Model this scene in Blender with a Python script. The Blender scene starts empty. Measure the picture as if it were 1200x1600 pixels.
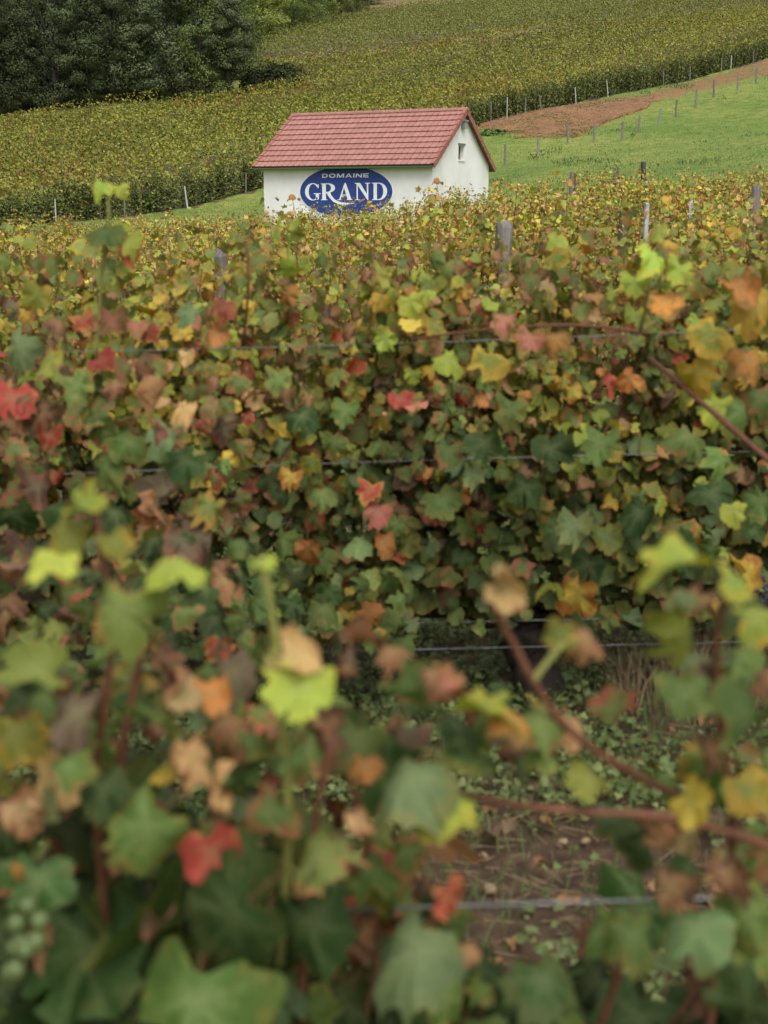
import bpy, bmesh, math, random
import numpy as np
from mathutils import Vector, Matrix, noise as mnoise

R = math.radians
rng = np.random.default_rng(7)
random.seed(7)
scene = bpy.context.scene
C = scene.collection

# ------------------------------------------------------------------ camera
PITCH = math.atan(475 / 2000.0)
CAMZ = 1.6
cam_d = bpy.data.cameras.new('camera')
cam = bpy.data.objects.new('camera', cam_d); C.objects.link(cam)
cam.location = (0, 0, CAMZ)
cam.rotation_euler = (R(90) - PITCH, 0, 0)
cam_d.sensor_fit = 'VERTICAL'
cam_d.sensor_height = 36; cam_d.sensor_width = 27
cam_d.lens = 45
cam_d.clip_start = 0.05; cam_d.clip_end = 3000
cam_d.dof.use_dof = True
cam_d.dof.focus_distance = 46
cam_d.dof.aperture_fstop = 4.2
scene.camera = cam

# ------------------------------------------------------------------ light
SUN_AZ, SUN_EL = R(165), R(57)          # azimuth from +Y towards +X
world = bpy.data.worlds.new('World'); scene.world = world; world.use_nodes = True
wn = world.node_tree.nodes; wl = world.node_tree.links
sky = wn.new('ShaderNodeTexSky'); sky.sky_type = 'NISHITA'; sky.sun_disc = False
sky.sun_elevation = SUN_EL; sky.sun_rotation = SUN_AZ
sky.air_density = 1.0; sky.dust_density = 4.0; sky.ozone_density = 1.0
hs = wn.new('ShaderNodeHueSaturation'); hs.inputs['Saturation'].default_value = 0.16
wl.new(sky.outputs[0], hs.inputs['Color'])
wl.new(hs.outputs[0], wn['Background'].inputs['Color'])
wn['Background'].inputs['Strength'].default_value = 0.15
sun_d = bpy.data.lights.new('sun', 'SUN'); sun_d.energy = 1.4; sun_d.angle = R(40)
sun_d.color = (1.0, 0.985, 0.955)
sun = bpy.data.objects.new('sun', sun_d); C.objects.link(sun)
sdir = Vector((math.sin(SUN_AZ) * math.cos(SUN_EL), math.cos(SUN_AZ) * math.cos(SUN_EL), math.sin(SUN_EL)))
sun.rotation_euler = sdir.to_track_quat('Z', 'Y').to_euler()
sun.location = (30, -10, 40)
vs = scene.view_settings
vs.view_transform = 'Standard'; vs.look = 'None'; vs.gamma = 1.0; vs.exposure = 0.38
vs.use_curve_mapping = False
scene.cycles.max_bounces = 6

# ------------------------------------------------------------------ pixel <-> world (photo pixels 1200x1600)
F = 2000.0
fwd = np.array([0, math.cos(PITCH), -math.sin(PITCH)])
upv = np.array([0, math.sin(PITCH), math.cos(PITCH)])
def ray(px, py):
    return fwd + (px - 600) / F * np.array([1.0, 0, 0]) + (800 - py) / F * upv
def at(px, py, Y):
    d = ray(px, py); return np.array([0, 0, CAMZ]) + d * (Y / d[1])
def project(P):
    P = np.atleast_2d(P) - np.array([0, 0, CAMZ])
    t = P @ fwd
    return 600 + F * P[:, 0] / t, 800 - F * (P @ upv) / t

# ------------------------------------------------------------------ terrain (thin plate through levels read off the photo)
ctrl = [(0, -6, -.1), (-6, -4, -.3), (6, -4, .1), (0, 0, 0), (-3, 4, -.1), (0, 4, 0), (3, 4, .1), (-4, 10, -.12), (0, 10, .02), (4, 10, .17),
        (-8, 25, -.2), (0, 25, .12), (8, 25, .6), (-13, 38, -.15), (0, 38, .3), (12, 38, 1.25), (-25, 30, -.9), (25, 30, 2.3),
        (-4.5, 51, .55), (1.8, 49, .65), (4.3, 54.5, .95), (-2, 57, .75)]
for px, py, D in [(0, 357, 68), (300, 325, 78), (400, 297, 83), (600, 243, 92), (767, 192, 101.5), (900, 158, 112), (1037, 131, 124), (1177, 92, 138),
                  (789, 258, 82), (840, 247, 84), (928, 222, 90), (1029, 198, 96), (1087, 167, 101), (1181, 132, 108), (900, 300, 60),
                  (0, 185, 150), (185, 170, 150), (370, 152, 152), (400, 98, 178), (550, 87, 180), (800, 54, 180), (1200, 20, 190),
                  (400, 54, 225), (533, 25, 255), (654, 8, 270), (800, -2, 280), (0, 60, 235), (1200, -30, 260)]:
    ctrl.append(tuple(at(px, py, D)))
ctrl += [(-120, 60, -6), (-140, 180, 6), (-160, 320, 40), (120, 60, 14), (150, 180, 40), (160, 320, 62), (0, 420, 74), (-250, 600, 90), (250, 600, 100),
         (0, 800, 120), (-300, 0, -15), (300, 0, 15), (-60, -60, -2), (60, -60, 0), (-400, 300, 30), (400, 300, 70)]
ctrl = np.array(ctrl)
def _tps_k(r2):
    return np.where(r2 > 1e-12, r2 * np.log(np.maximum(r2, 1e-12)) * 0.5, 0)
_sc = 50.0
_P = ctrl[:, :2] / _sc; _n = len(_P)
_K = _tps_k(((_P[:, None] - _P[None]) ** 2).sum(-1)) + np.eye(_n) * 2e-4
_Q = np.hstack([np.ones((_n, 1)), _P])
_A = np.zeros((_n + 3, _n + 3)); _A[:_n, :_n] = _K; _A[:_n, _n:] = _Q; _A[_n:, :_n] = _Q.T
_w = np.linalg.solve(_A, np.concatenate([ctrl[:, 2], np.zeros(3)]))
def hz(x, y):
    x = np.asarray(x, float); y = np.asarray(y, float); sh = np.broadcast(x, y).shape
    q = np.stack([np.broadcast_to(x, sh).ravel(), np.broadcast_to(y, sh).ravel()], 1) / _sc
    out = np.empty(len(q))
    for i in range(0, len(q), 20000):
        s = q[i:i + 20000]
        out[i:i + 20000] = _tps_k(((s[:, None] - _P[None]) ** 2).sum(-1)) @ _w[:_n] + _w[_n] + s @ _w[_n + 1:]
    return out.reshape(sh)
def h1(x, y): return float(hz(x, y))
def hit(px, py, y0=2.0, y1=600.0):
    d = ray(px, py); Y = np.geomspace(y0, y1, 1500)
    P = np.array([0, 0, CAMZ]) + d[None] * (Y / d[1])[:, None]
    below = P[:, 2] < hz(P[:, 0], P[:, 1])
    i = int(np.argmax(below)) if below.any() else len(Y) - 1
    return np.array([P[i, 0], P[i, 1], h1(P[i, 0], P[i, 1])])

# ------------------------------------------------------------------ helpers
def tag(o, label=None, cat=None, group=None, kind=None):
    if label: o['label'] = label
    if cat: o['category'] = cat
    if group: o['group'] = group
    if kind: o['kind'] = kind
    return o
def link(name, data, parent=None, loc=(0, 0, 0)):
    o = bpy.data.objects.new(name, data); C.objects.link(o); o.location = loc
    if parent: o.parent = parent
    return o
def empty(name, loc, rz=0):
    o = link(name, None, None, loc); o.rotation_euler = (0, 0, rz); o.empty_display_size = 0.2
    return o
def np_mesh(name, V, T, mat=None, attrs=None, smooth=False):
    me = bpy.data.meshes.new(name)
    V = np.asarray(V, np.float32); T = np.asarray(T, np.int32); k = T.shape[1]
    me.vertices.add(len(V)); me.vertices.foreach_set('co', V.ravel())
    me.loops.add(T.size); me.loops.foreach_set('vertex_index', T.ravel())
    me.polygons.add(len(T)); me.polygons.foreach_set('loop_start', np.arange(0, T.size, k, dtype=np.int32))
    me.polygons.foreach_set('loop_total', np.full(len(T), k, np.int32))
    if smooth: me.polygons.foreach_set('use_smooth', np.ones(len(T), bool))
    for nm, a in (attrs or {}).items():
        at_ = me.attributes.new(nm, 'FLOAT_COLOR', 'POINT'); at_.data.foreach_set('color', np.asarray(a, np.float32).ravel())
    me.update(calc_edges=True)
    if mat: me.materials.append(mat)
    return me
class MB:
    """collects polygons"""
    def __init__(s): s.v = []; s.f = []
    def poly(s, *pts):
        n = len(s.v); s.v += [tuple(map(float, p)) for p in pts]; s.f.append(tuple(range(n, n + len(pts)))); return s
    def hull(s, pts, faces):
        n = len(s.v); s.v += [tuple(map(float, p)) for p in pts]; s.f += [tuple(n + i for i in f) for f in faces]; return s
    def box(s, lo, hi, M=None):
        x0, y0, z0 = lo; x1, y1, z1 = hi
        p = [(x0, y0, z0), (x1, y0, z0), (x1, y1, z0), (x0, y1, z0), (x0, y0, z1), (x1, y0, z1), (x1, y1, z1), (x0, y1, z1)]
        if M is not None: p = [tuple(M @ Vector(q)) for q in p]
        return s.hull(p, [(3, 2, 1, 0), (4, 5, 6, 7), (0, 1, 5, 4), (1, 2, 6, 5), (2, 3, 7, 6), (3, 0, 4, 7)])
    def tube(s, pts, rad, n=6, cap=True):
        pts = [Vector(p) for p in pts]; rad = [rad] * len(pts) if not hasattr(rad, '__len__') else rad
        base = len(s.v); ref = Vector((0.31, 0.2, 0.93))
        for i, p in enumerate(pts):
            t = (pts[min(i + 1, len(pts) - 1)] - pts[max(i - 1, 0)]).normalized()
            a = t.cross(ref)
            if a.length < 0.1: a = t.cross(Vector((1, 0, 0)))
            a.normalize(); b = t.cross(a)
            for k in range(n):
                q = 2 * math.pi * k / n
                s.v.append(tuple(p + (a * math.cos(q) + b * math.sin(q)) * rad[i]))
        for i in range(len(pts) - 1):
            for k in range(n):
                k2 = (k + 1) % n
                s.f.append((base + i * n + k, base + i * n + k2, base + (i + 1) * n + k2, base + (i + 1) * n + k))
        if cap:
            s.f.append(tuple(base + k for k in reversed(range(n)))); e = base + (len(pts) - 1) * n
            s.f.append(tuple(e + k for k in range(n)))
        return s
    def mesh(s, name, mat, smooth=False):
        me = bpy.data.meshes.new(name); me.from_pydata(s.v, [], s.f); me.validate()
        bm = bmesh.new(); bm.from_mesh(me); bmesh.ops.recalc_face_normals(bm, faces=bm.faces); bm.to_mesh(me); bm.free()
        if smooth:
            for p in me.polygons: p.use_smooth = True
        if mat: me.materials.append(mat)
        return me
    def build(s, name, mat, parent=None, loc=(0, 0, 0), smooth=False):
        return link(name, s.mesh(name, mat, smooth), parent, loc)

# ------------------------------------------------------------------ materials
def new_mat(name):
    m = bpy.data.materials.new(name); m.use_nodes = True
    nt = m.node_tree; b = nt.nodes['Principled BSDF']
    b.inputs['Specular IOR Level'].default_value = 0.3
    return m, nt, nt.nodes, nt.links, b
def ramp(N, stops):
    r = N.new('ShaderNodeValToRGB'); cr = r.color_ramp
    while len(cr.elements) < len(stops): cr.elements.new(0.5)
    for e, (p, c) in zip(cr.elements, stops): e.position = p; e.color = (*c, 1) if len(c) == 3 else c
    return r
def tex_noise(N, L, scale, detail=4, coord=None, rough=0.6):
    n = N.new('ShaderNodeTexNoise'); n.inputs['Scale'].default_value = scale; n.inputs['Detail'].default_value = detail
    n.inputs['Roughness'].default_value = rough
    if coord is not None: L.new(coord, n.inputs['Vector'])
    return n
def mix(N, L, f, a, b, mode='MIX'):
    m = N.new('ShaderNodeMix'); m.data_type = 'RGBA'; m.blend_type = mode
    for s, v in ((m.inputs['Factor'], f), (m.inputs['A'], a), (m.inputs['B'], b)):
        if hasattr(v, 'is_output'): L.new(v, s)
        elif isinstance(v, (int, float)): s.default_value = v
        else: s.default_value = (*v, 1)
    return m.outputs['Result']
def mth(N, L, op, a, b=None, clamp=False):
    m = N.new('ShaderNodeMath'); m.operation = op; m.use_clamp = clamp
    for s, v in zip(m.inputs, (a, b)):
        if v is None: continue
        if hasattr(v, 'is_output'): L.new(v, s)
        else: s.default_value = v
    return m.outputs[0]
def bump(N, L, h, strength, dist, b):
    bp = N.new('ShaderNodeBump'); bp.inputs['Strength'].default_value = strength; bp.inputs['Distance'].default_value = dist
    L.new(h, bp.inputs['Height']); L.new(bp.outputs[0], b.inputs['Normal'])

def leaf_mat(name, nscale, trans=0.28, rough=0.5, jitter=0.12, spec=.3, bd=.004):
    m, nt, N, L, b = new_mat(name)
    a = N.new('ShaderNodeAttribute'); a.attribute_name = 'ca'
    c = N.new('ShaderNodeAttribute'); c.attribute_name = 'cb'
    tc = N.new('ShaderNodeTexCoord'); oi = N.new('ShaderNodeObjectInfo')
    add = N.new('ShaderNodeVectorMath'); add.operation = 'ADD'
    L.new(tc.outputs['Object'], add.inputs[0]); L.new(oi.outputs['Random'], add.inputs[1])
    n1 = tex_noise(N, L, nscale, 5, add.outputs[0], .68); n2 = tex_noise(N, L, nscale * 5, 3, add.outputs[0])
    e = mth(N, L, 'ADD', mth(N, L, 'ADD', mth(N, L, 'MULTIPLY', a.outputs['Alpha'], .7), .13), mth(N, L, 'MULTIPLY', mth(N, L, 'SUBTRACT', n1.outputs[0], 0.5), 2.3))
    mr = N.new('ShaderNodeMapRange'); mr.interpolation_type = 'SMOOTHSTEP'
    mr.inputs['From Min'].default_value = 0.52; mr.inputs['From Max'].default_value = 0.92
    L.new(e, mr.inputs['Value'])
    col = mix(N, L, mr.outputs[0], a.outputs['Color'], c.outputs['Color'])
    # lighter veins
    col = mix(N, L, mth(N, L, 'MULTIPLY', c.outputs['Alpha'], 0.36), col, (0.24, 0.26, 0.11))
    v = mth(N, L, 'ADD', mth(N, L, 'MULTIPLY', n2.outputs[0], 0.7), 0.65)
    j = mth(N, L, 'ADD', mth(N, L, 'MULTIPLY', oi.outputs['Random'], 2 * jitter), 1 - jitter)
    hsv = N.new('ShaderNodeHueSaturation'); L.new(col, hsv.inputs['Color']); L.new(mth(N, L, 'MULTIPLY', v, j), hsv.inputs['Value'])
    L.new(hsv.outputs[0], b.inputs['Base Color'])
    b.inputs['Roughness'].default_value = rough; b.inputs['Specular IOR Level'].default_value = spec
    bump(N, L, n2.outputs[0], 0.25, bd, b)
    tr = N.new('ShaderNodeBsdfTranslucent')
    h2 = N.new('ShaderNodeHueSaturation'); h2.inputs['Saturation'].default_value = 1.15; h2.inputs['Value'].default_value = 1.1
    L.new(hsv.outputs[0], h2.inputs['Color']); L.new(h2.outputs[0], tr.inputs['Color'])
    ms = N.new('ShaderNodeMixShader'); ms.inputs[0].default_value = trans
    L.new(b.outputs[0], ms.inputs[1]); L.new(tr.outputs[0], ms.inputs[2])
    L.new(ms.outputs[0], N['Material Output'].inputs['Surface'])
    return m
M = {}
M['leaf'] = leaf_mat('vine_leaf', 1.9, trans=.3, bd=.06, jitter=.25, spec=.14)          # coordinates of one leaf
M['leaf_mass'] = leaf_mat('vine_leaf_mass', 26, spec=.14)                     # coordinates in metres
M['leaf_far'] = leaf_mat('vine_leaf_far', 14, jitter=0.2, spec=.15)
M['tree_leaf'] = leaf_mat('tree_leaf', 0.5, 0.25, 0.9, jitter=0.42, spec=.05)
M['weed'] = leaf_mat('weed_leaf', 12, 0.25, 0.5)

def simple(name, c0, c1, scale, rough=0.8, bs=0.4, bd=0.01, detail=6, objrand=0.0, stretch=None):
    m, nt, N, L, b = new_mat(name)
    tc = N.new('ShaderNodeTexCoord'); co = tc.outputs['Object']
    if stretch:
        mp = N.new('ShaderNodeMapping'); mp.inputs['Scale'].default_value = stretch; L.new(co, mp.inputs[0]); co = mp.outputs[0]
    n = tex_noise(N, L, scale, detail, co, 0.65)
    r = ramp(N, [(0.3, c0), (0.7, c1)]); L.new(n.outputs[0], r.inputs[0]); col = r.outputs[0]
    if objrand:
        oi = N.new('ShaderNodeObjectInfo'); hsv = N.new('ShaderNodeHueSaturation'); L.new(col, hsv.inputs['Color'])
        L.new(mth(N, L, 'ADD', mth(N, L, 'MULTIPLY', oi.outputs['Random'], 2 * objrand), 1 - objrand), hsv.inputs['Value']); col = hsv.outputs[0]
    L.new(col, b.inputs['Base Color']); b.inputs['Roughness'].default_value = rough
    bump(N, L, n.outputs[0], bs, bd, b)
    return m
M['bark'] = simple('vine_bark', (.012, .009, .007), (.05, .038, .030), 22, 0.95, 1, 0.02, stretch=(1, 1, .25))
M['cane'] = simple('vine_cane', (.095, .036, .02), (.20, .08, .042), 30, 0.6, .3, .002, objrand=.2)
M['green_cane'] = simple('green_shoot', (.22, .22, .06), (.33, .33, .09), 30, 0.5, .2, .002)
M['tree_bark'] = simple('tree_bark', (.03, .026, .02), (.09, .075, .06), 5, 0.95, .8, .05)
M['wood'] = simple('weathered_wood', (.11, .098, .09), (.27, .245, .225), 14, 0.9, .7, .01, objrand=.2, stretch=(4, 4, .35))
M['wood_dark'] = simple('dark_wood', (.05, .042, .036), (.14, .12, .10), 14, 0.9, .7, .01, objrand=.2, stretch=(4, 4, .35))
M['metal_post'] = simple('galvanised_post', (.34, .36, .38), (.48, .50, .52), 8, 0.5, .1, .002)
M['white_post'] = simple('white_post', (.36, .35, .32), (.50, .49, .46), 8, 0.6, .1, .002)
M['wire'] = simple('galvanised_wire', (.13, .13, .13), (.24, .245, .25), 20, 0.45, .1, .001)
M['wire'].node_tree.nodes['Principled BSDF'].inputs['Metallic'].default_value = 0.6
M['tile'] = simple('clay_tile', (.31, .142, .118), (.37, .178, .15), 7, 0.8, .2, .004, objrand=.085)
M['verge'] = simple('verge_tile', (.26, .105, .08), (.33, .14, .11), 7, 0.75, .2, .004, objrand=.1)
M['gutter'] = simple('green_gutter', (.10, .16, .085), (.13, .19, .105), 4, 0.5, .1, .002)
M['dark'] = simple('dark_interior', (.012, .011, .010), (.025, .022, .02), 5, 0.9)
M['timber'] = simple('roof_timber', (.12, .07, .045), (.2, .12, .08), 6, 0.8)
M['lamp'] = simple('grey_green_box', (.22, .26, .24), (.28, .32, .30), 6, 0.5)
M['grape'] = simple('grape_skin', (.02, .018, .035), (.05, .045, .08), 40, 0.4, .1, .001)
M['grape_green'] = simple('green_grape_skin', (.075, .11, .035), (.12, .15, .055), 40, 0.35, .1, .001)
M['straw'] = simple('straw', (.13, .085, .045), (.34, .25, .14), 30, 0.8, .1, .001)
M['stone'] = simple('stone', (.20, .13, .075), (.33, .23, .14), 18, 0.9, .6, .01)
M['blade'] = simple('grass_blade', (.055, .10, .025), (.12, .17, .045), 9, 0.6, .1, .001)

# plaster wall, with rain streaks and a grimy foot
def plaster():
    m, nt, N, L, b = new_mat('lime_plaster')
    tc = N.new('ShaderNodeTexCoord'); co = tc.outputs['Object']
    n1 = tex_noise(N, L, 0.8, 6, co); n2 = tex_noise(N, L, 60, 3, co)
    mp = N.new('ShaderNodeMapping'); mp.inputs['Scale'].default_value = (1.3, 1.3, .3); L.new(co, mp.inputs[0])
    n3 = tex_noise(N, L, 1.5, 5, mp.outputs[0])
    r = ramp(N, [(0.3, (.70, .692, .675)), (0.7, (.84, .84, .83))]); L.new(n1.outputs[0], r.inputs[0])
    r3 = ramp(N, [(0.5, (1, 1, 1)), (0.85, (.86, .85, .82))]); L.new(n3.outputs[0], r3.inputs[0])
    L.new(mix(N, L, 1.0, r.outputs[0], r3.outputs[0], 'MULTIPLY'), b.inputs['Base Color'])
    b.inputs['Roughness'].default_value = 0.95
    bump(N, L, n2.outputs[0], 0.4, .01, b)
    return m
M['plaster'] = plaster()
M['blue'] = simple('blue_sign_paint', (.022, .045, .20), (.03, .06, .25), 5, 0.45, .05, .001)
M['white_paint'] = simple('white_sign_paint', (.70, .72, .76), (.80, .82, .84), 9, 0.5, .05, .001)

def ground_mat():
    m, nt, N, L, b = new_mat('hill_ground')
    z = N.new('ShaderNodeAttribute'); z.attribute_name = 'zone'     # r pasture green, g bare soil, b dry grass, a vineyard floor
    sep = N.new('ShaderNodeSeparateColor'); L.new(z.outputs['Color'], sep.inputs[0])
    tc = N.new('ShaderNodeTexCoord'); co = tc.outputs['Object']
    nb = tex_noise(N, L, 0.12, 5, co); nm = tex_noise(N, L, 1.3, 6, co); nf = tex_noise(N, L, 14, 6, co); nx = tex_noise(N, L, 70, 4, co)
    # grass
    g1 = ramp(N, [(0.3, (.10, .155, .032)), (0.5, (.155, .205, .044)), (0.72, (.255, .24, .075))]); L.new(nm.outputs[0], g1.inputs[0])
    g2 = ramp(N, [(0.35, (.65, .82, .62)), (0.65, (1.22, 1.1, 1.0))]); L.new(nb.outputs[0], g2.inputs[0])
    grass = mix(N, L, 1.0, g1.outputs[0], g2.outputs[0], 'MULTIPLY')
    gf = ramp(N, [(0.3, (.7, .7, .7)), (0.7, (1.25, 1.25, 1.2))]); L.new(nf.outputs[0], gf.inputs[0])
    grass = mix(N, L, 0.8, grass, gf.outputs[0], 'MULTIPLY')
    soil = ramp(N, [(0.3, (.035, .022, .013)), (0.55, (.085, .053, .031)), (0.75, (.16, .105, .062))]); L.new(nf.outputs[0], soil.inputs[0])
    ochre = ramp(N, [(0.3, (.15, .07, .03)), (0.6, (.26, .13, .055)), (0.8, (.33, .19, .09))]); L.new(nm.outputs[0], ochre.inputs[0])
    dry = ramp(N, [(0.3, (.15, .10, .05)), (0.7, (.24, .18, .085))]); L.new(nm.outputs[0], dry.inputs[0])
    def edge(v):
        t = mth(N, L, 'ADD', v, mth(N, L, 'MULTIPLY', mth(N, L, 'SUBTRACT', nm.outputs[0], .5), 1.1))
        mr = N.new('ShaderNodeMapRange'); mr.interpolation_type = 'SMOOTHSTEP'
        mr.inputs['From Min'].default_value = .38; mr.inputs['From Max'].default_value = .62; L.new(t, mr.inputs['Value']); return mr.outputs[0]
    # vineyard floor: soil with green growth
    fl = mix(N, L, edge(mth(N, L, 'ADD', nb.outputs[0], -.08)), soil.outputs[0], mix(N, L, .5, grass, soil.outputs[0]))
    col = mix(N, L, edge(sep.outputs[0]), fl, grass)
    col = mix(N, L, edge(sep.outputs[2]), col, dry.outputs[0])
    col = mix(N, L, edge(sep.outputs[1]), col, ochre.outputs[0])
    L.new(col, b.inputs['Base Color']); b.inputs['Roughness'].default_value = 0.95
    hh = mth(N, L, 'ADD', nf.outputs[0], mth(N, L, 'MULTIPLY', nx.outputs[0], .4))
    bump(N, L, hh, 0.8, .03, b)
    return m
M['ground'] = ground_mat()

# ------------------------------------------------------------------ regions on the hill (plan view, metres)
def inside(poly, x, y):
    x = np.asarray(x); y = np.asarray(y); r = np.zeros(x.shape, bool); n = len(poly)
    for i in range(n):
        x0, y0 = poly[i]; x1, y1 = poly[(i + 1) % n]
        c = ((y0 > y) != (y1 > y)) & (x < (x1 - x0) * (y - y0) / (y1 - y0 + 1e-12) + x0); r ^= c
    return r
def line_y(x): return 91.7 + 1.16 * x                       # foot of the hillside vineyard
def g2(px, py, D): p = at(px, py, D); return (p[0], p[1])
blockA = [(-62, line_y(-62)), (75, line_y(75)), g2(1300, 14, 200), g2(1200, 20, 190), g2(1000, 40, 184), g2(800, 56, 180), g2(640, 80, 179), g2(550, 90, 179),
          g2(405, 102, 176), g2(398, 130, 157), g2(370, 152, 151), g2(185, 172, 148), g2(0, 187, 147), (-75, 145), (-90, 100)]
blockB = [g2(405, 97, 181), g2(550, 85, 184), g2(640, 75, 184), g2(800, 51, 185), g2(1000, 35, 189), g2(1200, 15, 196), (115, 260), (75, 315), g2(800, 0, 280), g2(654, 8, 268), g2(533, 26, 252),
          g2(467, 46, 232), g2(410, 55, 222)]
soil_poly = [tuple(hit(px, py)[:2]) for px, py in [(746, 197), (846, 174), (950, 158), (1022, 152), (1012, 171), (960, 188), (930, 199), (900, 215), (838, 214), (762, 207)]]
dry_strip = [tuple(hit(px, py)[:2]) for px, py in [(1000, 150), (1080, 128), (1200, 90), (1230, 84), (1230, 108), (1120, 138), (1020, 160)]]

# ------------------------------------------------------------------ ground sheet
def build_ground():
    ys = np.concatenate([np.linspace(-40, -4, 10), np.arange(-3.5, 1.0, .25), np.arange(1.0, 5.0, 0.05), np.geomspace(5.0, 900, 250)])
    us = np.concatenate([np.linspace(-4, -1.1, 15)[:-1], np.linspace(-1.1, -.42, 25)[:-1], np.linspace(-.42, .42, 150), np.linspace(.42, 1.1, 25)[1:], np.linspace(1.1, 4, 15)[1:]])
    Y, U = np.meshgrid(ys, us, indexing='ij')
    X = U * np.maximum(np.abs(Y) + 2.0, 3.0)
    Z = hz(X, Y)
    near = (Y > -2) & (Y < 14) & (np.abs(U) < .6)
    idx = np.argwhere(near)
    for i, j in idx:
        p = Vector((X[i, j], Y[i, j], 0))
        Z[i, j] += 0.030 * mnoise.fractal(p * 2.2, 1.0, 2.0, 3) + 0.012 * mnoise.noise(p * 11)
    mid = (Y >= 30) & (Y < 250)
    for i, j in np.argwhere(mid & (np.abs(U) < .5)):
        Z[i, j] += 0.10 * mnoise.noise(Vector((X[i, j] * .18, Y[i, j] * .18, 3)))
    nx = len(us); ny = len(ys)
    ii = np.arange(ny - 1)[:, None] * nx + np.arange(nx - 1)[None]
    Q = np.stack([ii, ii + 1, ii + 1 + nx, ii + nx], -1).reshape(-1, 4)
    zone = np.zeros(X.shape + (4,))
    pasture = (Y > 42.5) & (Y < line_y(X) - .5)
    zone[..., 0] = pasture
    # verges of the vineyard rows are a bit grassy near the camera
    zone[..., 0] = np.where((Y < 42.5), .42 + .12 * np.sin(Y * 2 * math.pi / 2.45), zone[..., 0])
    patch = np.exp(-(((X - .62) / .55) ** 2 + ((Y - 2.75) / .42) ** 2))
    zone[..., 0] -= np.where(Y < 6, patch * .6, 0)
    vin = inside(blockA, X, Y) | inside(blockB, X, Y)
    forest = (Y > 140) & ~vin & (X < 0)
    zone[..., 2] = ((Y > 140) & ~vin & (X > -12)) * .75
    zone[..., 0] = np.where(forest, .5, zone[..., 0])
    zone[..., 0] = np.where(vin, .40, zone[..., 0])
    zone[..., 2] = np.maximum(zone[..., 2], inside(dry_strip, X, Y) * .62)
    zone[..., 1] = np.maximum(zone[..., 1], inside(dry_strip, X, Y) * .55 + inside([(px_ * 1.0, py_) for px_, py_ in soil_poly], X, Y) * .9)
    zone[..., 3] = 1
    me = np_mesh('ground', np.stack([X, Y, Z], -1).reshape(-1, 3), Q, M['ground'], {'zone': zone.reshape(-1, 4)}, smooth=True)
    tag(link('ground', me), 'rising hillside ground of soil and grass under the vines', 'ground', kind='structure')
build_ground()

# ploughed patch beyond the fence: a clod sheet just proud of the meadow
def build_soil_patch():
    P = np.array(soil_poly); lo = P.min(0) - 1; hi = P.max(0) + 1
    n = 150; xs = np.linspace(lo[0], hi[0], n); ys = np.linspace(lo[1], hi[1], n)
    X, Y = np.meshgrid(xs, ys, indexing='ij'); Z = hz(X, Y)
    jit = np.array([[mnoise.noise(Vector((x * .6, y * .6, 9))) for y in ys] for x in xs])
    jit2 = np.array([[mnoise.noise(Vector((x * 2.1, y * 2.1, 19))) for y in ys] for x in xs])
    ins = inside(soil_poly, X + jit * 1.6 + jit2 * .9, Y + jit * 1.8 + jit2 * 1.2)
    rough = np.array([[mnoise.noise(Vector((x * 2.5, y * 2.5, 1))) for y in ys] for x in xs])
    Z = Z + .13 + .07 * rough + .10 * np.array([[mnoise.noise(Vector((x * .18, y * .18, 3))) for y in ys] for x in xs])
    ii = (np.arange(n - 1)[:, None] * n + np.arange(n - 1)[None])
    keep = ins[:-1, :-1] & ins[1:, :-1] & ins[:-1, 1:] & ins[1:, 1:]
    Q = np.stack([ii, ii + n, ii + n + 1, ii + 1], -1)[keep]
    used = np.unique(Q); remap = -np.ones(n * n, int); remap[used] = np.arange(len(used))
    V = np.stack([X, Y, Z], -1).reshape(-1, 3)[used]; Q = remap[Q]
    # skirt so the sheet has a thickness
    m = simple('ploughed_soil', (.15, .076, .036), (.30, .16, .078), .7, 0.95, .9, .12, 12)
    me = np_mesh('soil_patch', V, Q, m)
    o = tag(link('soil_patch', me), 'bare orange brown ploughed soil patch below the hillside vines', 'soil', kind='structure')
    sm = o.modifiers.new('thick', 'SOLIDIFY'); sm.thickness = .25; sm.offset = -1
build_soil_patch()

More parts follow.
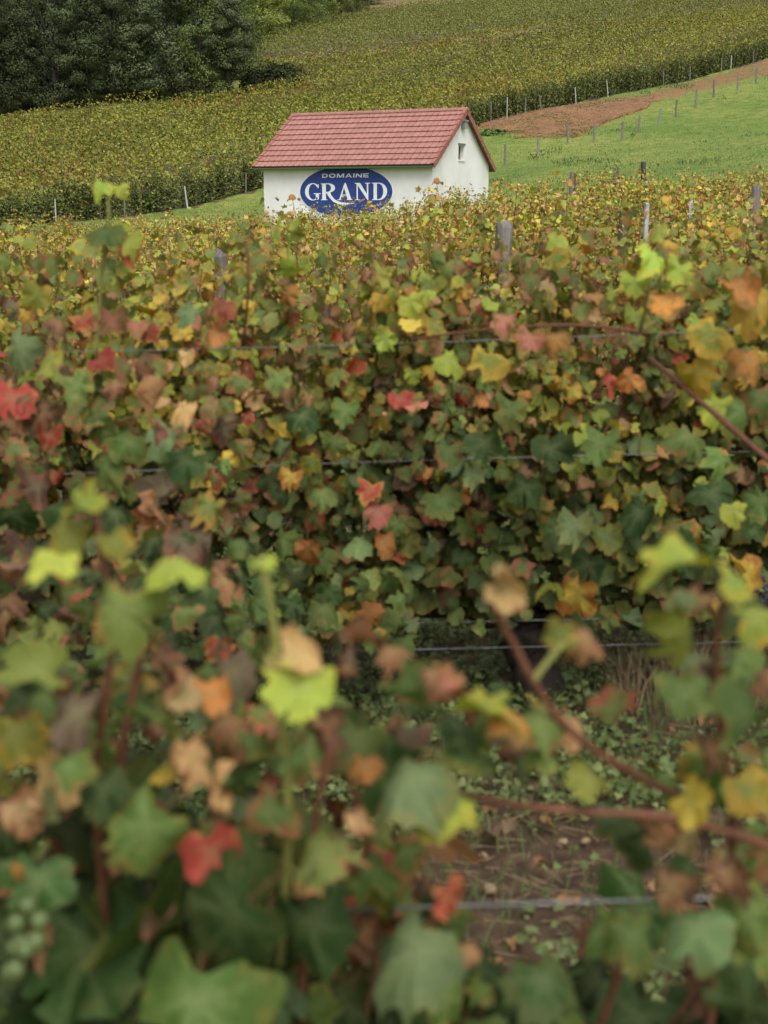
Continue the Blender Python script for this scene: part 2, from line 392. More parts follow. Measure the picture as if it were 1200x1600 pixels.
# ================================================================== the cabin
A = R(25)
d1 = Vector((-math.cos(A), math.sin(A), 0))       # along the front wall, to the left
d2 = Vector((math.sin(A), math.cos(A), 0))        # along the gable, away
CORNER = Vector((1.79, 49.0, 0))
L1, L2 = 7.2, 5.93
ZB, ZE, ZR = 0.30, 3.28, 5.22                     # foot, wall head at front, ridge of the wall gable
cabin = empty('vineyard_cabin', (CORNER.x, CORNER.y, ZB + .3))
tag(cabin, 'small white plastered cabin with pink tiled gable roof beyond the vines', 'cabin')
base = Vector(cabin.location)
def W(s, t, z): return CORNER + d1 * s + d2 * t + Vector((0, 0, z)) - base      # s along front, t along gable
pitch_t = (ZR - ZE) / (L2 / 2)
def wall_part():
    mb = MB(); m = L2 / 2
    mb.poly(W(0, 0, ZB), W(L1, 0, ZB), W(L1, 0, ZE), W(0, 0, ZE))
    mb.poly(W(0, L2, ZB), W(0, L2, ZE), W(L1, L2, ZE), W(L1, L2, ZB))
    mb.poly(W(L1, 0, ZB), W(L1, L2, ZB), W(L1, L2, ZE), W(L1, m, ZR), W(L1, 0, ZE))
    a, b_, c, d = WIN
    mb.poly(W(0, 0, ZB), W(0, 0, ZE), W(0, a, ZE), W(0, a, ZB))
    mb.poly(W(0, b_, ZB), W(0, b_, ZE), W(0, L2, ZE), W(0, L2, ZB))
    mb.poly(W(0, a, ZB), W(0, a, c), W(0, b_, c), W(0, b_, ZB))
    za = ZE + a * pitch_t; zb = ZE + (L2 - b_) * pitch_t
    mb.poly(W(0, 0, ZE), W(0, a, za), W(0, a, ZE)); mb.poly(W(0, b_, ZE), W(0, b_, zb), W(0, L2, ZE))
    mb.poly(W(0, a, d), W(0, a, za), W(0, m, ZR), W(0, b_, zb), W(0, b_, d))
    r = .28                                              # reveals
    mb.poly(W(0, a, c), W(r, a, c), W(r, a, d), W(0, a, d)); mb.poly(W(0, b_, c), W(0, b_, d), W(r, b_, d), W(r, b_, c))
    mb.poly(W(0, a, c), W(0, b_, c), W(r, b_, c), W(r, a, c)); mb.poly(W(0, a, d), W(r, a, d), W(r, b_, d), W(0, b_, d))
    return mb
WIN = (2.58, 3.20, 3.42, 3.98)
mb = wall_part(); me = bpy.data.meshes.new('wall'); me.from_pydata(mb.v, [], mb.f); me.materials.append(M['plaster'])
wall = link('wall', me, cabin)
win = MB().box((0, 0, 0), (.02, WIN[1] - WIN[0], WIN[3] - WIN[2]))
def frame_box(mb, s0, s1, t0, t1, z0, z1):
    p = [W(s, t, z) for z in (z0, z1) for (s, t) in ((s0, t0), (s1, t0), (s1, t1), (s0, t1))]
    mb.hull(p, [(3, 2, 1, 0), (4, 5, 6, 7), (0, 1, 5, 4), (1, 2, 6, 5), (2, 3, 7, 6), (3, 0, 4, 7)]); return mb
window = frame_box(MB(), .24, .27, WIN[0] + .003, WIN[1] - .003, WIN[2] + .003, WIN[3] - .003).build('window', M['dark'], cabin)
fr = MB()
for (t0, t1, z0, z1) in ((WIN[0] + .004, WIN[0] + .05, WIN[2] + .004, WIN[3] - .004), (WIN[1] - .05, WIN[1] - .004, WIN[2] + .004, WIN[3] - .004),
                         (WIN[0] + .05, WIN[1] - .05, WIN[2] + .004, WIN[2] + .05), (WIN[0] + .05, WIN[1] - .05, WIN[3] - .05, WIN[3] - .004)):
    frame_box(fr, .19, .237, t0, t1, z0, z1)
fr.build('frame', M['timber'], window)
frame_box(MB(), -.035, .05, WIN[0] - .04, WIN[1] + .04, WIN[2] - .055, WIN[2] - .003).build('sill', M['plaster'], window)
frame_box(MB(), -.025, .05, WIN[0] - .06, WIN[1] + .06, WIN[3] + .003, WIN[3] + .06).build('lintel', M['wood'], window)
# small box under the ridge
lb = frame_box(MB(), -.16, -.002, L2 / 2 - .16, L2 / 2 + .14, 4.58, 4.87); frame_box(lb, -.20, -.15, L2 / 2 - .19, L2 / 2 + .17, 4.85, 4.90)
lb.build('wall_lamp', M['lamp'], cabin)
# roof: deck, tiles, ridge, verges
OVF, OVL, OVR = .30, .30, .17                              # overhang front/back, left, right
slope = math.atan(pitch_t)
roof = empty('roof', (0, 0, 0)); roof.parent = cabin
def S(side, s, q, n):
    """point on a roof slope: s along the ridge, q metres down the slope from the ridge, n off the slope"""
    t = q * math.cos(slope); z = ZR + .06 - q * math.sin(slope)
    t2 = L2 / 2 - t if side == 0 else L2 / 2 + t
    nt_ = -math.sin(slope) if side == 0 else math.sin(slope)
    return W(s, t2 + nt_ * n, z + math.cos(slope) * n)
QL = (L2 / 2 + OVF) / math.cos(slope)
for side in (0, 1):
    p = [S(side, s, q, n) for n in (-.05, .0) for (s, q) in ((-OVR, 0.02), (L1 + OVL, 0.02), (L1 + OVL, QL - .02), (-OVR, QL - .02))]
    MB().hull(p, [(3, 2, 1, 0), (4, 5, 6, 7), (0, 1, 5, 4), (1, 2, 6, 5), (2, 3, 7, 6), (3, 0, 4, 7)]).build('roof_deck', M['timber'], roof)
NC, NR = 30, 10
tw = (L1 + OVL + OVR - .10) / NC; th = QL / NR
def tile_mesh():
    # local x across (tw), y down the slope, z off: flat pan with a raised roll and a thick nose
    xs = [0, .12, .3, .62, .8, .93]; zs = [.020, .010, .008, .008, .012, .022]
    mb = MB(); y0, y1 = -.05, th + .012
    top0 = [(x * tw, y0, z * .6) for x, z in zip(xs, zs)]; top1 = [(x * tw, y1, z + .044) for x, z in zip(xs, zs)]
    bot1 = [(x * tw, y1, z + .014) for x, z in zip(xs, zs)]
    n = len(xs)
    mb.hull(top0 + top1 + bot1, [(i, i + 1, n + i + 1, n + i) for i in range(n - 1)] + [(n + i, n + i + 1, 2 * n + i + 1, 2 * n + i) for i in range(n - 1)]
            + [(0, n, 2 * n), (n - 1, 3 * n - 1, 2 * n - 1)])
    return mb
tm = tile_mesh().mesh('tile', M['tile'])
def slope_matrix(side, s, q, n):
    o = Vector(S(side, s, q, n)); ex = d1.copy(); ey = (Vector(S(side, s, q + 1, n)) - o).normalized(); ez = ex.cross(ey)
    if ez.z < 0: ez = -ez
    return Matrix(((ex.x, ey.x, ez.x, o.x), (ex.y, ey.y, ez.y, o.y), (ex.z, ey.z, ez.z, o.z), (0, 0, 0, 1)))
for r in range(NR):
    for c in range(NC):
        t = link('tile', tm, roof)
        t.matrix_local = slope_matrix(0, -OVR + .05 + c * tw, r * th, .004 + random.uniform(0, .002)) @ Matrix.Rotation(random.uniform(-.002, .002), 4, 'Z')
bt = MB(); tb = tile_mesh()
for r in range(NR):
    for c in range(NC):
        Mx = slope_matrix(1, -OVR + .05 + c * tw, r * th, .004)
        bt.hull([tuple(Mx @ Vector(v)) for v in tb.v], tb.f)
tag(bt.build('rear_tiles', M['tile'], roof), kind='stuff')
for side in (0, 1):
    for sv, sg in ((-OVR, 1), (L1 + OVL, -1)):
        for r in range(NR):
            q0, q1 = r * th - .02, (r + 1) * th + .02; k = .012 * (1)
            pts = []
            for q, dn in ((q0, 0.0), (q1, .03)):
                pts += [S(side, sv - sg * .035, q, -.14 + dn), S(side, sv - sg * .035, q, .055 + dn), S(side, sv + sg * .11, q, .055 + dn), S(side, sv + sg * .11, q, .03 + dn), S(side, sv - sg * .008, q, .03 + dn), S(side, sv - sg * .008, q, -.14 + dn)]
            MB().hull(pts, [(i, (i + 1) % 6, 6 + (i + 1) % 6, 6 + i) for i in range(6)] + [(0, 1, 4, 5), (1, 2, 3, 4), (6, 7, 10, 11), (7, 8, 9, 10)]).build('verge_tile', M['verge'], roof)
nrid = 19; rl = (L1 + OVL + OVR + .06) / nrid
for i in range(nrid):
    pts = []; s0 = -OVR - .03 + i * rl - .015; s1 = s0 + rl + .035
    for s, rr in ((s0, .125), (s1, .105)):
        for k in range(7):
            a = math.pi * (k / 6); pts.append(W(s, L2 / 2 + rr * 1.1 * math.cos(a), ZR + .045 + rr * math.sin(a)))
    MB().hull(pts, [(k, k + 1, 8 + k, 7 + k) for k in range(6)] + [tuple(range(7)), tuple(range(7, 14))]).build('ridge_tile', M['tile'], roof)
# gutter board and half-round gutter under the front eave
def gutter(t_sign):
    mb = MB(); t0 = -OVF if t_sign < 0 else L2 + OVF
    zz = ZR + .06 - QL * math.sin(slope)
    pts = []
    for s in (-OVR + .02, L1 + OVL - .02):
        for k in range(7):
            a = math.pi * k / 6
            pts.append(W(s, t0 + .055 * -t_sign * 0 - .06 * math.cos(a) * 1 + (-.01 * -t_sign), zz - .03 - .07 * math.sin(a)))
        for k in range(6, -1, -1):
            a = math.pi * k / 6
            pts.append(W(s, t0 - .052 * math.cos(a) + (-.01 * -t_sign), zz - .03 - .06 * math.sin(a)))
    n = 14
    mb.hull(pts, [(k, (k + 1) % n, n + (k + 1) % n, n + k) for k in range(n)] + [tuple(range(n)), tuple(range(n, 2 * n))])
    mb.build('gutter', M['gutter'], cabin)
gutter(-1); gutter(1)
for t in (-.19, L2 + .19):
    sgn = 1 if t < 0 else -1
    frame_box(MB(), -.06, L1 + .06, min(t, t + sgn * .185), max(t, t + sgn * .185), ZE - .10, ZE - .06).build('soffit_board', M['gutter'], cabin)

# ---------------------------------------------------------------- oval sign (photo detail coordinates: 1 px = 1/7.06 photo px)
def wall_hit(px, py, off=0.0):
    o = CORNER - Vector((d2.x, d2.y, 0)) * off; n = d2
    d = Vector(ray(px, py)); c0 = Vector((0, 0, CAMZ))
    t = (o - c0).dot(n) / d.dot(n); P = c0 + d * t
    return (P - o).dot(d1), P.z
sC, zC = wall_hit(541.5, 299.5); sL, _ = wall_hit(468, 300); sRr, _ = wall_hit(615, 300); _, zT = wall_hit(541.5, 258.2)
sC = (sL + sRr) / 2; HW = (sL - sRr) / 2; HH = zT - zC
sign = empty('oval_sign', tuple(CORNER + d1 * sC + Vector((0, 0, zC)) - d2 * .002))
tag(sign, 'blue oval sign lettered DOMAINE GRAND in white on the cabin wall', 'sign')
SB = Vector(sign.location)
def sp(u, v, n):                                     # u right, v up in units of detail px from the centre, n off the wall
    return Vector((0, 0, 0)) - d1 * (u / 520 * HW) + Vector((0, 0, v / 303 * HH)) - d2 * n
def oval(mb, ru, rv, n0, n1, N=72, ri=None):
    a = [2 * math.pi * k / N for k in range(N)]
    outer1 = [sp(ru * math.cos(q), rv * math.sin(q), n1) for q in a]; outer0 = [sp(ru * math.cos(q), rv * math.sin(q), n0) for q in a]
    if ri is None:
        mb.hull(outer0 + outer1, [tuple(range(N, 2 * N))] + [(k, (k + 1) % N, N + (k + 1) % N, N + k) for k in range(N)])
    else:
        inner1 = [sp((ru - ri) * math.cos(q), (rv - ri) * math.sin(q), n1) for q in a]; inner0 = [sp((ru - ri) * math.cos(q), (rv - ri) * math.sin(q), n0) for q in a]
        mb.hull(outer0 + outer1 + inner0 + inner1, [(k, (k + 1) % N, N + (k + 1) % N, N + k) for k in range(N)] + [(N + k, N + (k + 1) % N, 3 * N + (k + 1) % N, 3 * N + k) for k in range(N)]
                + [(2 * N + k, 3 * N + k, 3 * N + (k + 1) % N, 2 * N + (k + 1) % N) for k in range(N)])
    return mb
oval(MB(), 510, 295, 0, .022).build('panel', M['blue'], sign)
oval(MB(), 519, 303, 0, .026, ri=8).build('rim', M['white_paint'], sign)
def letter_from_splines(spl, name='letter', n0=.0235, th=.004):
    cu = bpy.data.curves.new(name, 'CURVE'); cu.dimensions = '2D'; cu.fill_mode = 'BOTH'
    for pts in spl:
        s_ = cu.splines.new('POLY'); s_.points.add(len(pts) - 1); s_.use_cyclic_u = True
        for p, (x, y) in zip(s_.points, pts): p.co = ((x - 577) / 100, (355 - y) / 100, 0, 1)
    ob = bpy.data.objects.new('tmp', cu); C.objects.link(ob)
    dg = bpy.context.evaluated_depsgraph_get(); me0 = bpy.data.meshes.new_from_object(ob.evaluated_get(dg))
    bpy.data.objects.remove(ob); return letter_mesh(me0, name, n0)
def letter_mesh(me0, name, n0):
    for v in me0.vertices: v.co = sp(v.co.x * 100, v.co.y * 100, n0 + .004)
    me0.materials.clear(); me0.materials.append(M['white_paint']); me0.name = name
    o = link(name, me0, sign)
    sm = o.modifiers.new('thick', 'SOLIDIFY'); sm.thickness = .004; sm.offset = 0
    return o
def arc(cx, cy, rx, ry, a0, a1, n=20):
    return [(cx + rx * math.cos(R(a0 + (a1 - a0) * k / n)), cy + ry * math.sin(R(a0 + (a1 - a0) * k / n))) for k in range(n + 1)]
# y runs down, so angles run clockwise on the wall
letter_from_splines([arc(212, 354, 88, 101, -52, -315, 30) + arc(216, 354, 50, 91, 42, 303, 30) + [(272, 312), (279, 312), (279, 262)],
                     [(222, 371), (300, 371), (300, 381), (281, 381), (281, 438), (262, 446), (245, 440), (245, 381), (222, 381)]])
letter_from_splines([[(302, 258), (385, 258)] + arc(390, 311, 72, 53, -90, 75, 16) + [(420, 395), (455, 442), (505, 470), (570, 482), (690, 484), (640, 500), (560, 506), (500, 500), (440, 470), (395, 420), (366, 368), (360, 368), (360, 442), (376, 446), (376, 452), (302, 452), (302, 446), (318, 442), (318, 268), (302, 264)],
                     [(360, 268)] + arc(378, 311, 40, 44, -90, 90, 14) + [(360, 356)]])
letter_from_splines([[(568, 255), (582, 255), (642, 442), (656, 446), (656, 452), (582, 452), (582, 446), (600, 442), (588, 398), (538, 398), (524, 442), (545, 446), (545, 452), (488, 452), (488, 446), (508, 442)],
                     [(562, 312), (541, 388), (585, 388)]])
letter_from_splines([[(680, 255), (738, 255), (812, 384), (812, 266), (792, 262), (792, 255), (850, 255), (850, 262), (828, 266), (828, 452), (818, 452), (713, 284), (713, 442), (735, 446), (735, 452), (680, 452), (680, 446), (700, 442), (700, 268), (680, 262)]])
letter_from_splines([[(866, 255), (945, 255)] + arc(945, 353.5, 86, 98.5, -90, 90, 22) + [(866, 452), (866, 446), (885, 442), (885, 265), (866, 261)],
                     [(921, 265)] + arc(938, 353.5, 52, 88.5, -90, 90, 20) + [(921, 442)]])
DL = {'D': (62, [[(0, 46), (0, 0), (34, 0)] + arc(34, 23, 28, 23, -90, 90, 12), [(13, 37), (13, 9), (31, 9)] + arc(31, 23, 18, 14, -90, 90, 10)]),
      'O': (74, [arc(37, 23, 37, 24, 0, 345, 23), arc(37, 23, 23, 14.5, 0, 345, 23)]),
      'M': (80, [[(0, 46), (0, 0), (18, 0), (40, 30), (62, 0), (80, 0), (80, 46), (67, 46), (67, 16), (46, 46), (34, 46), (13, 16), (13, 46)]]),
      'A': (72, [[(0, 46), (29, 0), (43, 0), (72, 46), (57, 46), (51, 36), (21, 36), (15, 46)], [(36, 11), (26, 28), (46, 28)]]),
      'I': (14, [[(0, 0), (14, 0), (14, 46), (0, 46)]]),
      'N': (68, [[(0, 46), (0, 0), (15, 0), (55, 30), (55, 0), (68, 0), (68, 46), (53, 46), (13, 16), (13, 46)]]),
      'E': (58, [[(0, 0), (58, 0), (58, 9), (13, 9), (13, 18), (52, 18), (52, 27), (13, 27), (13, 37), (58, 37), (58, 46), (0, 46)]])}
x0 = 318
for ch in 'DOMAINE':
    w_, spl = DL[ch]
    letter_from_splines([[(x0 + x + (46 - y) * .08, 147 + y) for x, y in sp_] for sp_ in spl]); x0 += w_ + 14

# ================================================================== leaves
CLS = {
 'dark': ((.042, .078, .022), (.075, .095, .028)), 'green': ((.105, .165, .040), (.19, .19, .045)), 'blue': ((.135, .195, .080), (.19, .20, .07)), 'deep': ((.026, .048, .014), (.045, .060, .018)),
 'pale': ((.17, .21, .05), (.38, .18, .06)), 'h1': ((.25, .27, .05), (.32, .30, .058)), 'h2': ((.17, .19, .038), (.24, .23, .045)), 'hb': ((.26, .30, .10), (.33, .33, .11)), 'h3': ((.066, .092, .022), (.095, .12, .028)),
 'h4': ((.29, .31, .06), (.36, .34, .07)), 'h5': ((.24, .155, .045), (.31, .18, .05)),
 'gbrown': ((.115, .155, .038), (.30, .13, .055)), 'gred': ((.12, .14, .034), (.35, .09, .055)), 'lime': ((.30, .36, .055), (.38, .36, .05)),
 'ygreen': ((.21, .235, .038), (.42, .28, .045)), 'yellow': ((.50, .35, .05), (.38, .16, .04)), 'orange': ((.42, .185, .05), (.20, .12, .035)),
 'red': ((.31, .055, .038), (.36, .17, .05)), 'pink': ((.40, .14, .095), (.22, .12, .045)), 'brown': ((.26, .125, .06), (.11, .058, .035)),
 'purple': ((.15, .10, .068), (.25, .11, .07)), 'tan': ((.48, .29, .13), (.28, .13, .06)), 'olive': ((.15, .165, .034), (.30, .19, .045)),
}
HALF_HI = [(0, 1.0), (11, .91), (16, .95), (29, .80), (37, .85), (50, .97), (60, .87), (67, .90), (83, .74), (96, .80), (112, .87), (127, .76), (147, .69), (167, .34)]
HALF_MID = [(0, 1.0), (16, .93), (31, .80), (50, .97), (84, .74), (112, .86), (147, .68), (168, .33)]
HALF_LO = [(0, 1.0), (33, .82), (54, .95), (90, .75), (125, .80), (165, .35)]
def leaf_template(half, rg, ring=True, petiole=True, wild=1.0, curl=0.0, ragged=.2):
    pts = [(a, r) for a, r in half] + [(-a, r) for a, r in reversed(half[1:])]
    n = len(pts); asym = rg.uniform(.86, 1.16); sinus = rg.uniform(.25, 1.15); lw = rg.uniform(.86, 1.1);  V = [(0, 0, 0)]; E = [0.0]; VE = [1.0]; T = []
    veins = {0, 50, -50, 112, -112, 54, -54, 125, -125}
    outl = []
    for a, r in pts:
        r2 = (1 - (1 - r) * (sinus if abs(a) < 100 else 1)) * (1 + rg.normal() * .075) * (rg.uniform(.62, .9) if rg.uniform() < ragged else 1); q = R(a + rg.normal() * 2); x, y = r2 * math.cos(q), lw * r2 * math.sin(q) * (asym if a > 0 else 1 / asym)
        outl.append((x, y, a))
    rings = [.52, 1.0] if ring else [1.0]
    for k in rings:
        for x, y, a in outl:
            V.append((x * k, y * k, 0)); E.append(k); VE.append(.75 * (1.05 - k) + .1 if a in veins else 0.0)
    for i in range(n):
        j = (i + 1) % n; T.append((0, 1 + i, 1 + j))
        if ring:
            T.append((1 + i, 1 + n + i, 1 + n + j)); T.append((1 + i, 1 + n + j, 1 + j))
    V = np.array(V)
    x, y = V[:, 0], V[:, 1]; r = np.hypot(x, y)
    fold = rg.uniform(-.25, .75) * wild; droop = rg.uniform(-.2, .8) * wild; ph = rg.uniform(0, 6.28); wav = rg.uniform(.04, .17) * wild; roll = rg.uniform(-.4, .4) * wild
    ang = np.arctan2(y, x)
    V[:, 2] = fold * np.abs(y) * .7 - droop * r ** 2 * .6 + wav * np.sin(ang * 5 + ph) * r + roll * x * y + rg.normal(size=len(V)) * .05 * r
    if curl:
        yy = V[:, 1].copy(); V[:, 1] = np.sin(curl * yy) / curl; V[:, 2] += np.sign(curl) * 0 + (1 - np.cos(curl * yy)) / curl * (-1 if rg.uniform() < .6 else 1)
    if petiole:
        b = len(V); L_ = rg.uniform(.6, 1.0); w = .022
        ppts = []
        for k, (px_, pz) in enumerate(((0, -.01), (-L_ * .55, -.10), (-L_, -.30))):
            for q in range(3): ppts.append((px_, w * math.cos(q * 2.094), pz + w * math.sin(q * 2.094)))
        V = np.vstack([V, ppts]); E += [-1.0] * 9; VE += [0.0] * 9
        for k in range(2):
            for q in range(3):
                q2 = (q + 1) % 3; T += [(b + k * 3 + q, b + k * 3 + q2, b + k * 3 + 3 + q2), (b + k * 3 + q, b + k * 3 + 3 + q2, b + k * 3 + 3 + q)]
    return V, np.array(T), np.array(E), np.array(VE)
def leaf_attrs(E, VE, cls, rg):
    a, c = CLS[cls]; k = rg.uniform(.78, 1.22); a = np.array(a) * k * (1 + rg.normal(size=3) * .05); c = np.array(c) * k
    n = len(E); ca = np.empty((n, 4)); cb = np.empty((n, 4)); ca[:, :3] = a; cb[:, :3] = c
    pet = E < 0; ca[pet, :3] = (.19, .11, .05); cb[pet, :3] = (.19, .11, .05)
    s = rg.uniform(-.42, .30)                      # how far the margin colour has crept in
    ca[:, 3] = np.where(pet, 0, np.clip(E, 0, 1) + s); cb[:, 3] = VE
    return ca, cb
rgL = np.random.default_rng(11)
LEAF_HI = {}; LEAF_MID = {}; DRY = ('brown', 'purple', 'tan')
for c_ in CLS:
    LEAF_HI[c_] = []; LEAF_MID[c_] = []
    for k in range(12):
        V, T, E, VE = leaf_template(HALF_HI, rgL, wild=1.7 if c_ in DRY else 1.15, curl=rgL.uniform(1.5, 3.0) if c_ in DRY else rgL.uniform(.3, 2.0)); ca, cb = leaf_attrs(E, VE, c_, rgL)
        LEAF_HI[c_].append(np_mesh('leaf', V, T, M['leaf'], {'ca': ca, 'cb': cb}, smooth=True))
    for k in range(5):
        V, T, E, VE = leaf_template(HALF_MID, rgL, ring=False, wild=1.5, curl=rgL.uniform(1.4, 2.6) if c_ in DRY else rgL.uniform(.1, 1.5)); ca, cb = leaf_attrs(E, VE, c_, rgL)
        LEAF_MID[c_].append(np_mesh('leaf', V, T, M['leaf'], {'ca': ca, 'cb': cb}, smooth=True))
TPL_MID = [leaf_template(HALF_MID, rgL, ring=False, wild=1.5) for _ in range(6)]
TPL_LO = [leaf_template(HALF_LO, rgL, ring=False, petiole=False, wild=1.7) for _ in range(6)]
def unit(v): return v / (np.linalg.norm(v, axis=-1, keepdims=True) + 1e-9)
def leaf_frames(nrm, tip):
    """arrays of normals and tip tendencies -> (K,3,3) with columns tip, side, normal"""
    n = unit(nrm); t = unit(tip - (tip * n).sum(-1, keepdims=True) * n); s = np.cross(n, t)
    return np.stack([t, s, n], -1)
def merged_leaves(name, pos, fr, size, classes, tpls, mat, rg, gain=1.0):
    Vs, Ts, As, Bs = [], [], [], []; off = 0
    pick = rg.integers(0, len(tpls), len(pos))
    for k, tpl in enumerate(tpls):
        V, T, E, VE = tpl; ix = np.where(pick == k)[0]
        if not len(ix): continue
        P = np.einsum('kij,nj->kni', fr[ix], V) * size[ix, None, None] + pos[ix, None, :]
        n = len(V); Vs.append(P.reshape(-1, 3)); Ts.append((T[None] + (np.arange(len(ix)) * n)[:, None, None] + off).reshape(-1, 3)); off += n * len(ix)
        a = np.array([CLS[classes[i]][0] for i in ix]); c = np.array([CLS[classes[i]][1] for i in ix])
        kk = rg.uniform(.75, 1.25, (len(ix), 1)) * gain; a = a * kk; c = c * kk
        s = rg.uniform(-.35, .15, len(ix))
        ca = np.concatenate([np.repeat(a[:, None], n, 1), (np.clip(E, 0, 1)[None] + s[:, None])[..., None]], -1)
        cb = np.concatenate([np.repeat(c[:, None], n, 1), np.repeat(np.where(E < 0, 0, VE)[None], len(ix), 0)[..., None]], -1)
        As.append(ca.reshape(-1, 4)); Bs.append(cb.reshape(-1, 4))
    return np_mesh(name, np.vstack(Vs), np.vstack(Ts), mat, {'ca': np.vstack(As), 'cb': np.vstack(Bs)})
def choose(rg, table):
    ks = list(table); p = np.array([table[k] for k in ks], float); return ks[rg.choice(len(ks), p=p / p.sum())]
def place_leaf(parent, cls, p, n, tip, size, hi=True, k=None):
    lib = (LEAF_HI if hi else LEAF_MID)[cls]
    me = lib[random.randrange(len(lib)) if k is None else k % len(lib)]
    f = leaf_frames(np.array([n], float), np.array([tip], float))[0] * size
    o = bpy.data.objects.new('leaf', me); C.objects.link(o); o.parent = parent
    q = np.array(p, float) - np.array(parent.location)
    o.matrix_local = Matrix(((f[0, 0], f[0, 1], f[0, 2], q[0]), (f[1, 0], f[1, 1], f[1, 2], q[1]), (f[2, 0], f[2, 1], f[2, 2], q[2]), (0, 0, 0, 1)))
    return o

# ------------------------------------------------------------------ one vine of the near rows: trunk, cordon, shoots, leaves
def vine_wood(parent, x0, y0, rg, zc=.36, thick=.045):
    z0 = h1(x0, y0); o = np.array([x0, y0, z0])
    L_ = lambda p: tuple(np.array(p) - np.array(parent.location))
    pts = []; n = 7
    for i in range(n):
        f = i / (n - 1); pts.append(L_((x0 + rg.normal() * .018 + f * .04, y0 + rg.normal() * .018, z0 - .06 + f * (zc + .05))))
    mb = MB().tube(pts, [thick * (1.35 - .5 * i / (n - 1)) * rg.uniform(.85, 1.25) for i in range(n)], 9)
    for k in range(5):                                            # burrs
        p = pts[rg.integers(1, n)]; d = rg.normal(size=3) * .03
        mb.tube([p, tuple(np.array(p) + d), tuple(np.array(p) + d * 1.7)], [thick * .9, thick * .7, thick * .25], 7)
    mb.build('trunk', M['bark'], parent, smooth=True)
    for s in (-1, 1):
        pts = []
        for i in range(7):
            f = i / 6; pts.append(L_((x0 + .03 + s * f * .5, y0 + rg.normal() * .012, z0 + zc - .03 + rg.normal() * .014 + .02 * math.sin(f * 3))))
        MB().tube(pts, [min(thick, .05) * (.55 - .28 * i / 6) for i in range(7)], 7).build('cordon', M['bark'], parent, smooth=True)
def vine_shoots(x0, y0, rg, nsh, zc, ztop, lean=0.10, per=26, spread=.12, bulge=0.0, half=.55):
    """returns canes (polylines) and leaf arrays"""
    z0 = h1(x0, y0); canes = []; LP, LN, LT, LS, LH, LB = [], [], [], [], [], []
    for k in range(nsh):
        sx = x0 + (k + .5) / nsh * 2 * half - half + rg.normal() * .03; top = z0 + ztop * rg.uniform(.80, 1.13)
        dx = rg.normal() * .12; side = rg.choice([-1, 1]); dy = side * abs(rg.normal()) * lean - bulge * rg.uniform(.2, 1)
        pts = []; m = 9; ph = rg.uniform(0, 6)
        for i in range(m):
            f = i / (m - 1)
            pts.append((sx + dx * f + .02 * math.sin(f * 7 + ph), y0 + dy * f ** .8 + .02 * math.sin(f * 5 + ph * 2), z0 + zc + (top - z0 - zc) * f - (.10 * f * f if abs(dy) > .2 else 0)))
        canes.append(pts); P = np.array(pts); bias = rg.uniform()
        for j in range(per):
            f = rg.uniform(.0, 1.0) ** .9; i = min(int(f * (m - 1)), m - 2); g = f * (m - 1) - i; c = P[i] * (1 - g) + P[i + 1] * g
            a = rg.uniform(0, 2 * math.pi); off = rg.uniform(.03, spread + .06)
            d = np.array([math.cos(a) * .8, math.sin(a) * 1.25, rg.normal() * .35])
            p = c + d * off + np.array([0, 0, -.02])
            nrm = np.array([d[0] * .6 + rg.normal() * .55, d[1] * .55 + rg.normal() * .4 - .1, .5 + rg.normal() * .45])
            tip = np.array([d[0] * .6 + rg.normal() * .35, d[1] * .5 + rg.normal() * .2, -.75 + rg.normal() * .3])
            LP.append(p); LN.append(nrm); LT.append(tip); LS.append(rg.uniform(.020, .054) * (1.08 - .26 * f)); LH.append(f); LB.append(bias)
    return canes, np.array(LP), np.array(LN), np.array(LT), np.array(LS), np.array(LH), np.array(LB)
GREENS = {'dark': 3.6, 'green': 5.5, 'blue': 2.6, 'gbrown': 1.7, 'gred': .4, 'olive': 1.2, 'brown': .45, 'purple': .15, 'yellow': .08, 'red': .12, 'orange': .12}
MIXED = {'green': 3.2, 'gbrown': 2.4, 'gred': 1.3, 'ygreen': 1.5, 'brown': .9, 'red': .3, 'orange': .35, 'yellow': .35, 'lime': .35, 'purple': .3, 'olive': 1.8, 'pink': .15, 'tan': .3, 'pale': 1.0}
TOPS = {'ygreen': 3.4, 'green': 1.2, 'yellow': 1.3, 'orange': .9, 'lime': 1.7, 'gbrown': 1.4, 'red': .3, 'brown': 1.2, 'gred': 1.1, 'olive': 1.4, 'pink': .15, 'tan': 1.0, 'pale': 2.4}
FAR = {'ygreen': 3.4, 'yellow': 1.7, 'lime': 2.2, 'orange': .8, 'tan': 1.2, 'brown': .8, 'olive': 1.0, 'gbrown': .4, 'green': .5, 'red': .15, 'pale': 1.8}
THEMES = [None, None, None, {'gbrown': 3, 'brown': 2, 'gred': 2, 'red': .5, 'orange': .6, 'purple': .5}, {'ygreen': 3, 'yellow': 1.2, 'pale': 1.5, 'olive': 1.2, 'tan': .5}, {'lime': 1.5, 'ygreen': 1.5, 'pale': 1, 'green': 2}]
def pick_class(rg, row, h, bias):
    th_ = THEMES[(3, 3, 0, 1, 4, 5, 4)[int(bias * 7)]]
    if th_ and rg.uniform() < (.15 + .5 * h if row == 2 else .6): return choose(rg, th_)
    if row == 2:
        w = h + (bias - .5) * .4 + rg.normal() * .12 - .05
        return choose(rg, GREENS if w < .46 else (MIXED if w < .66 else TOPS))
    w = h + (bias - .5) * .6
    return choose(rg, GREENS if w < .12 else (MIXED if w < .38 and rg.uniform() < .6 else (TOPS if row < 4 and rg.uniform() < .6 else FAR)))

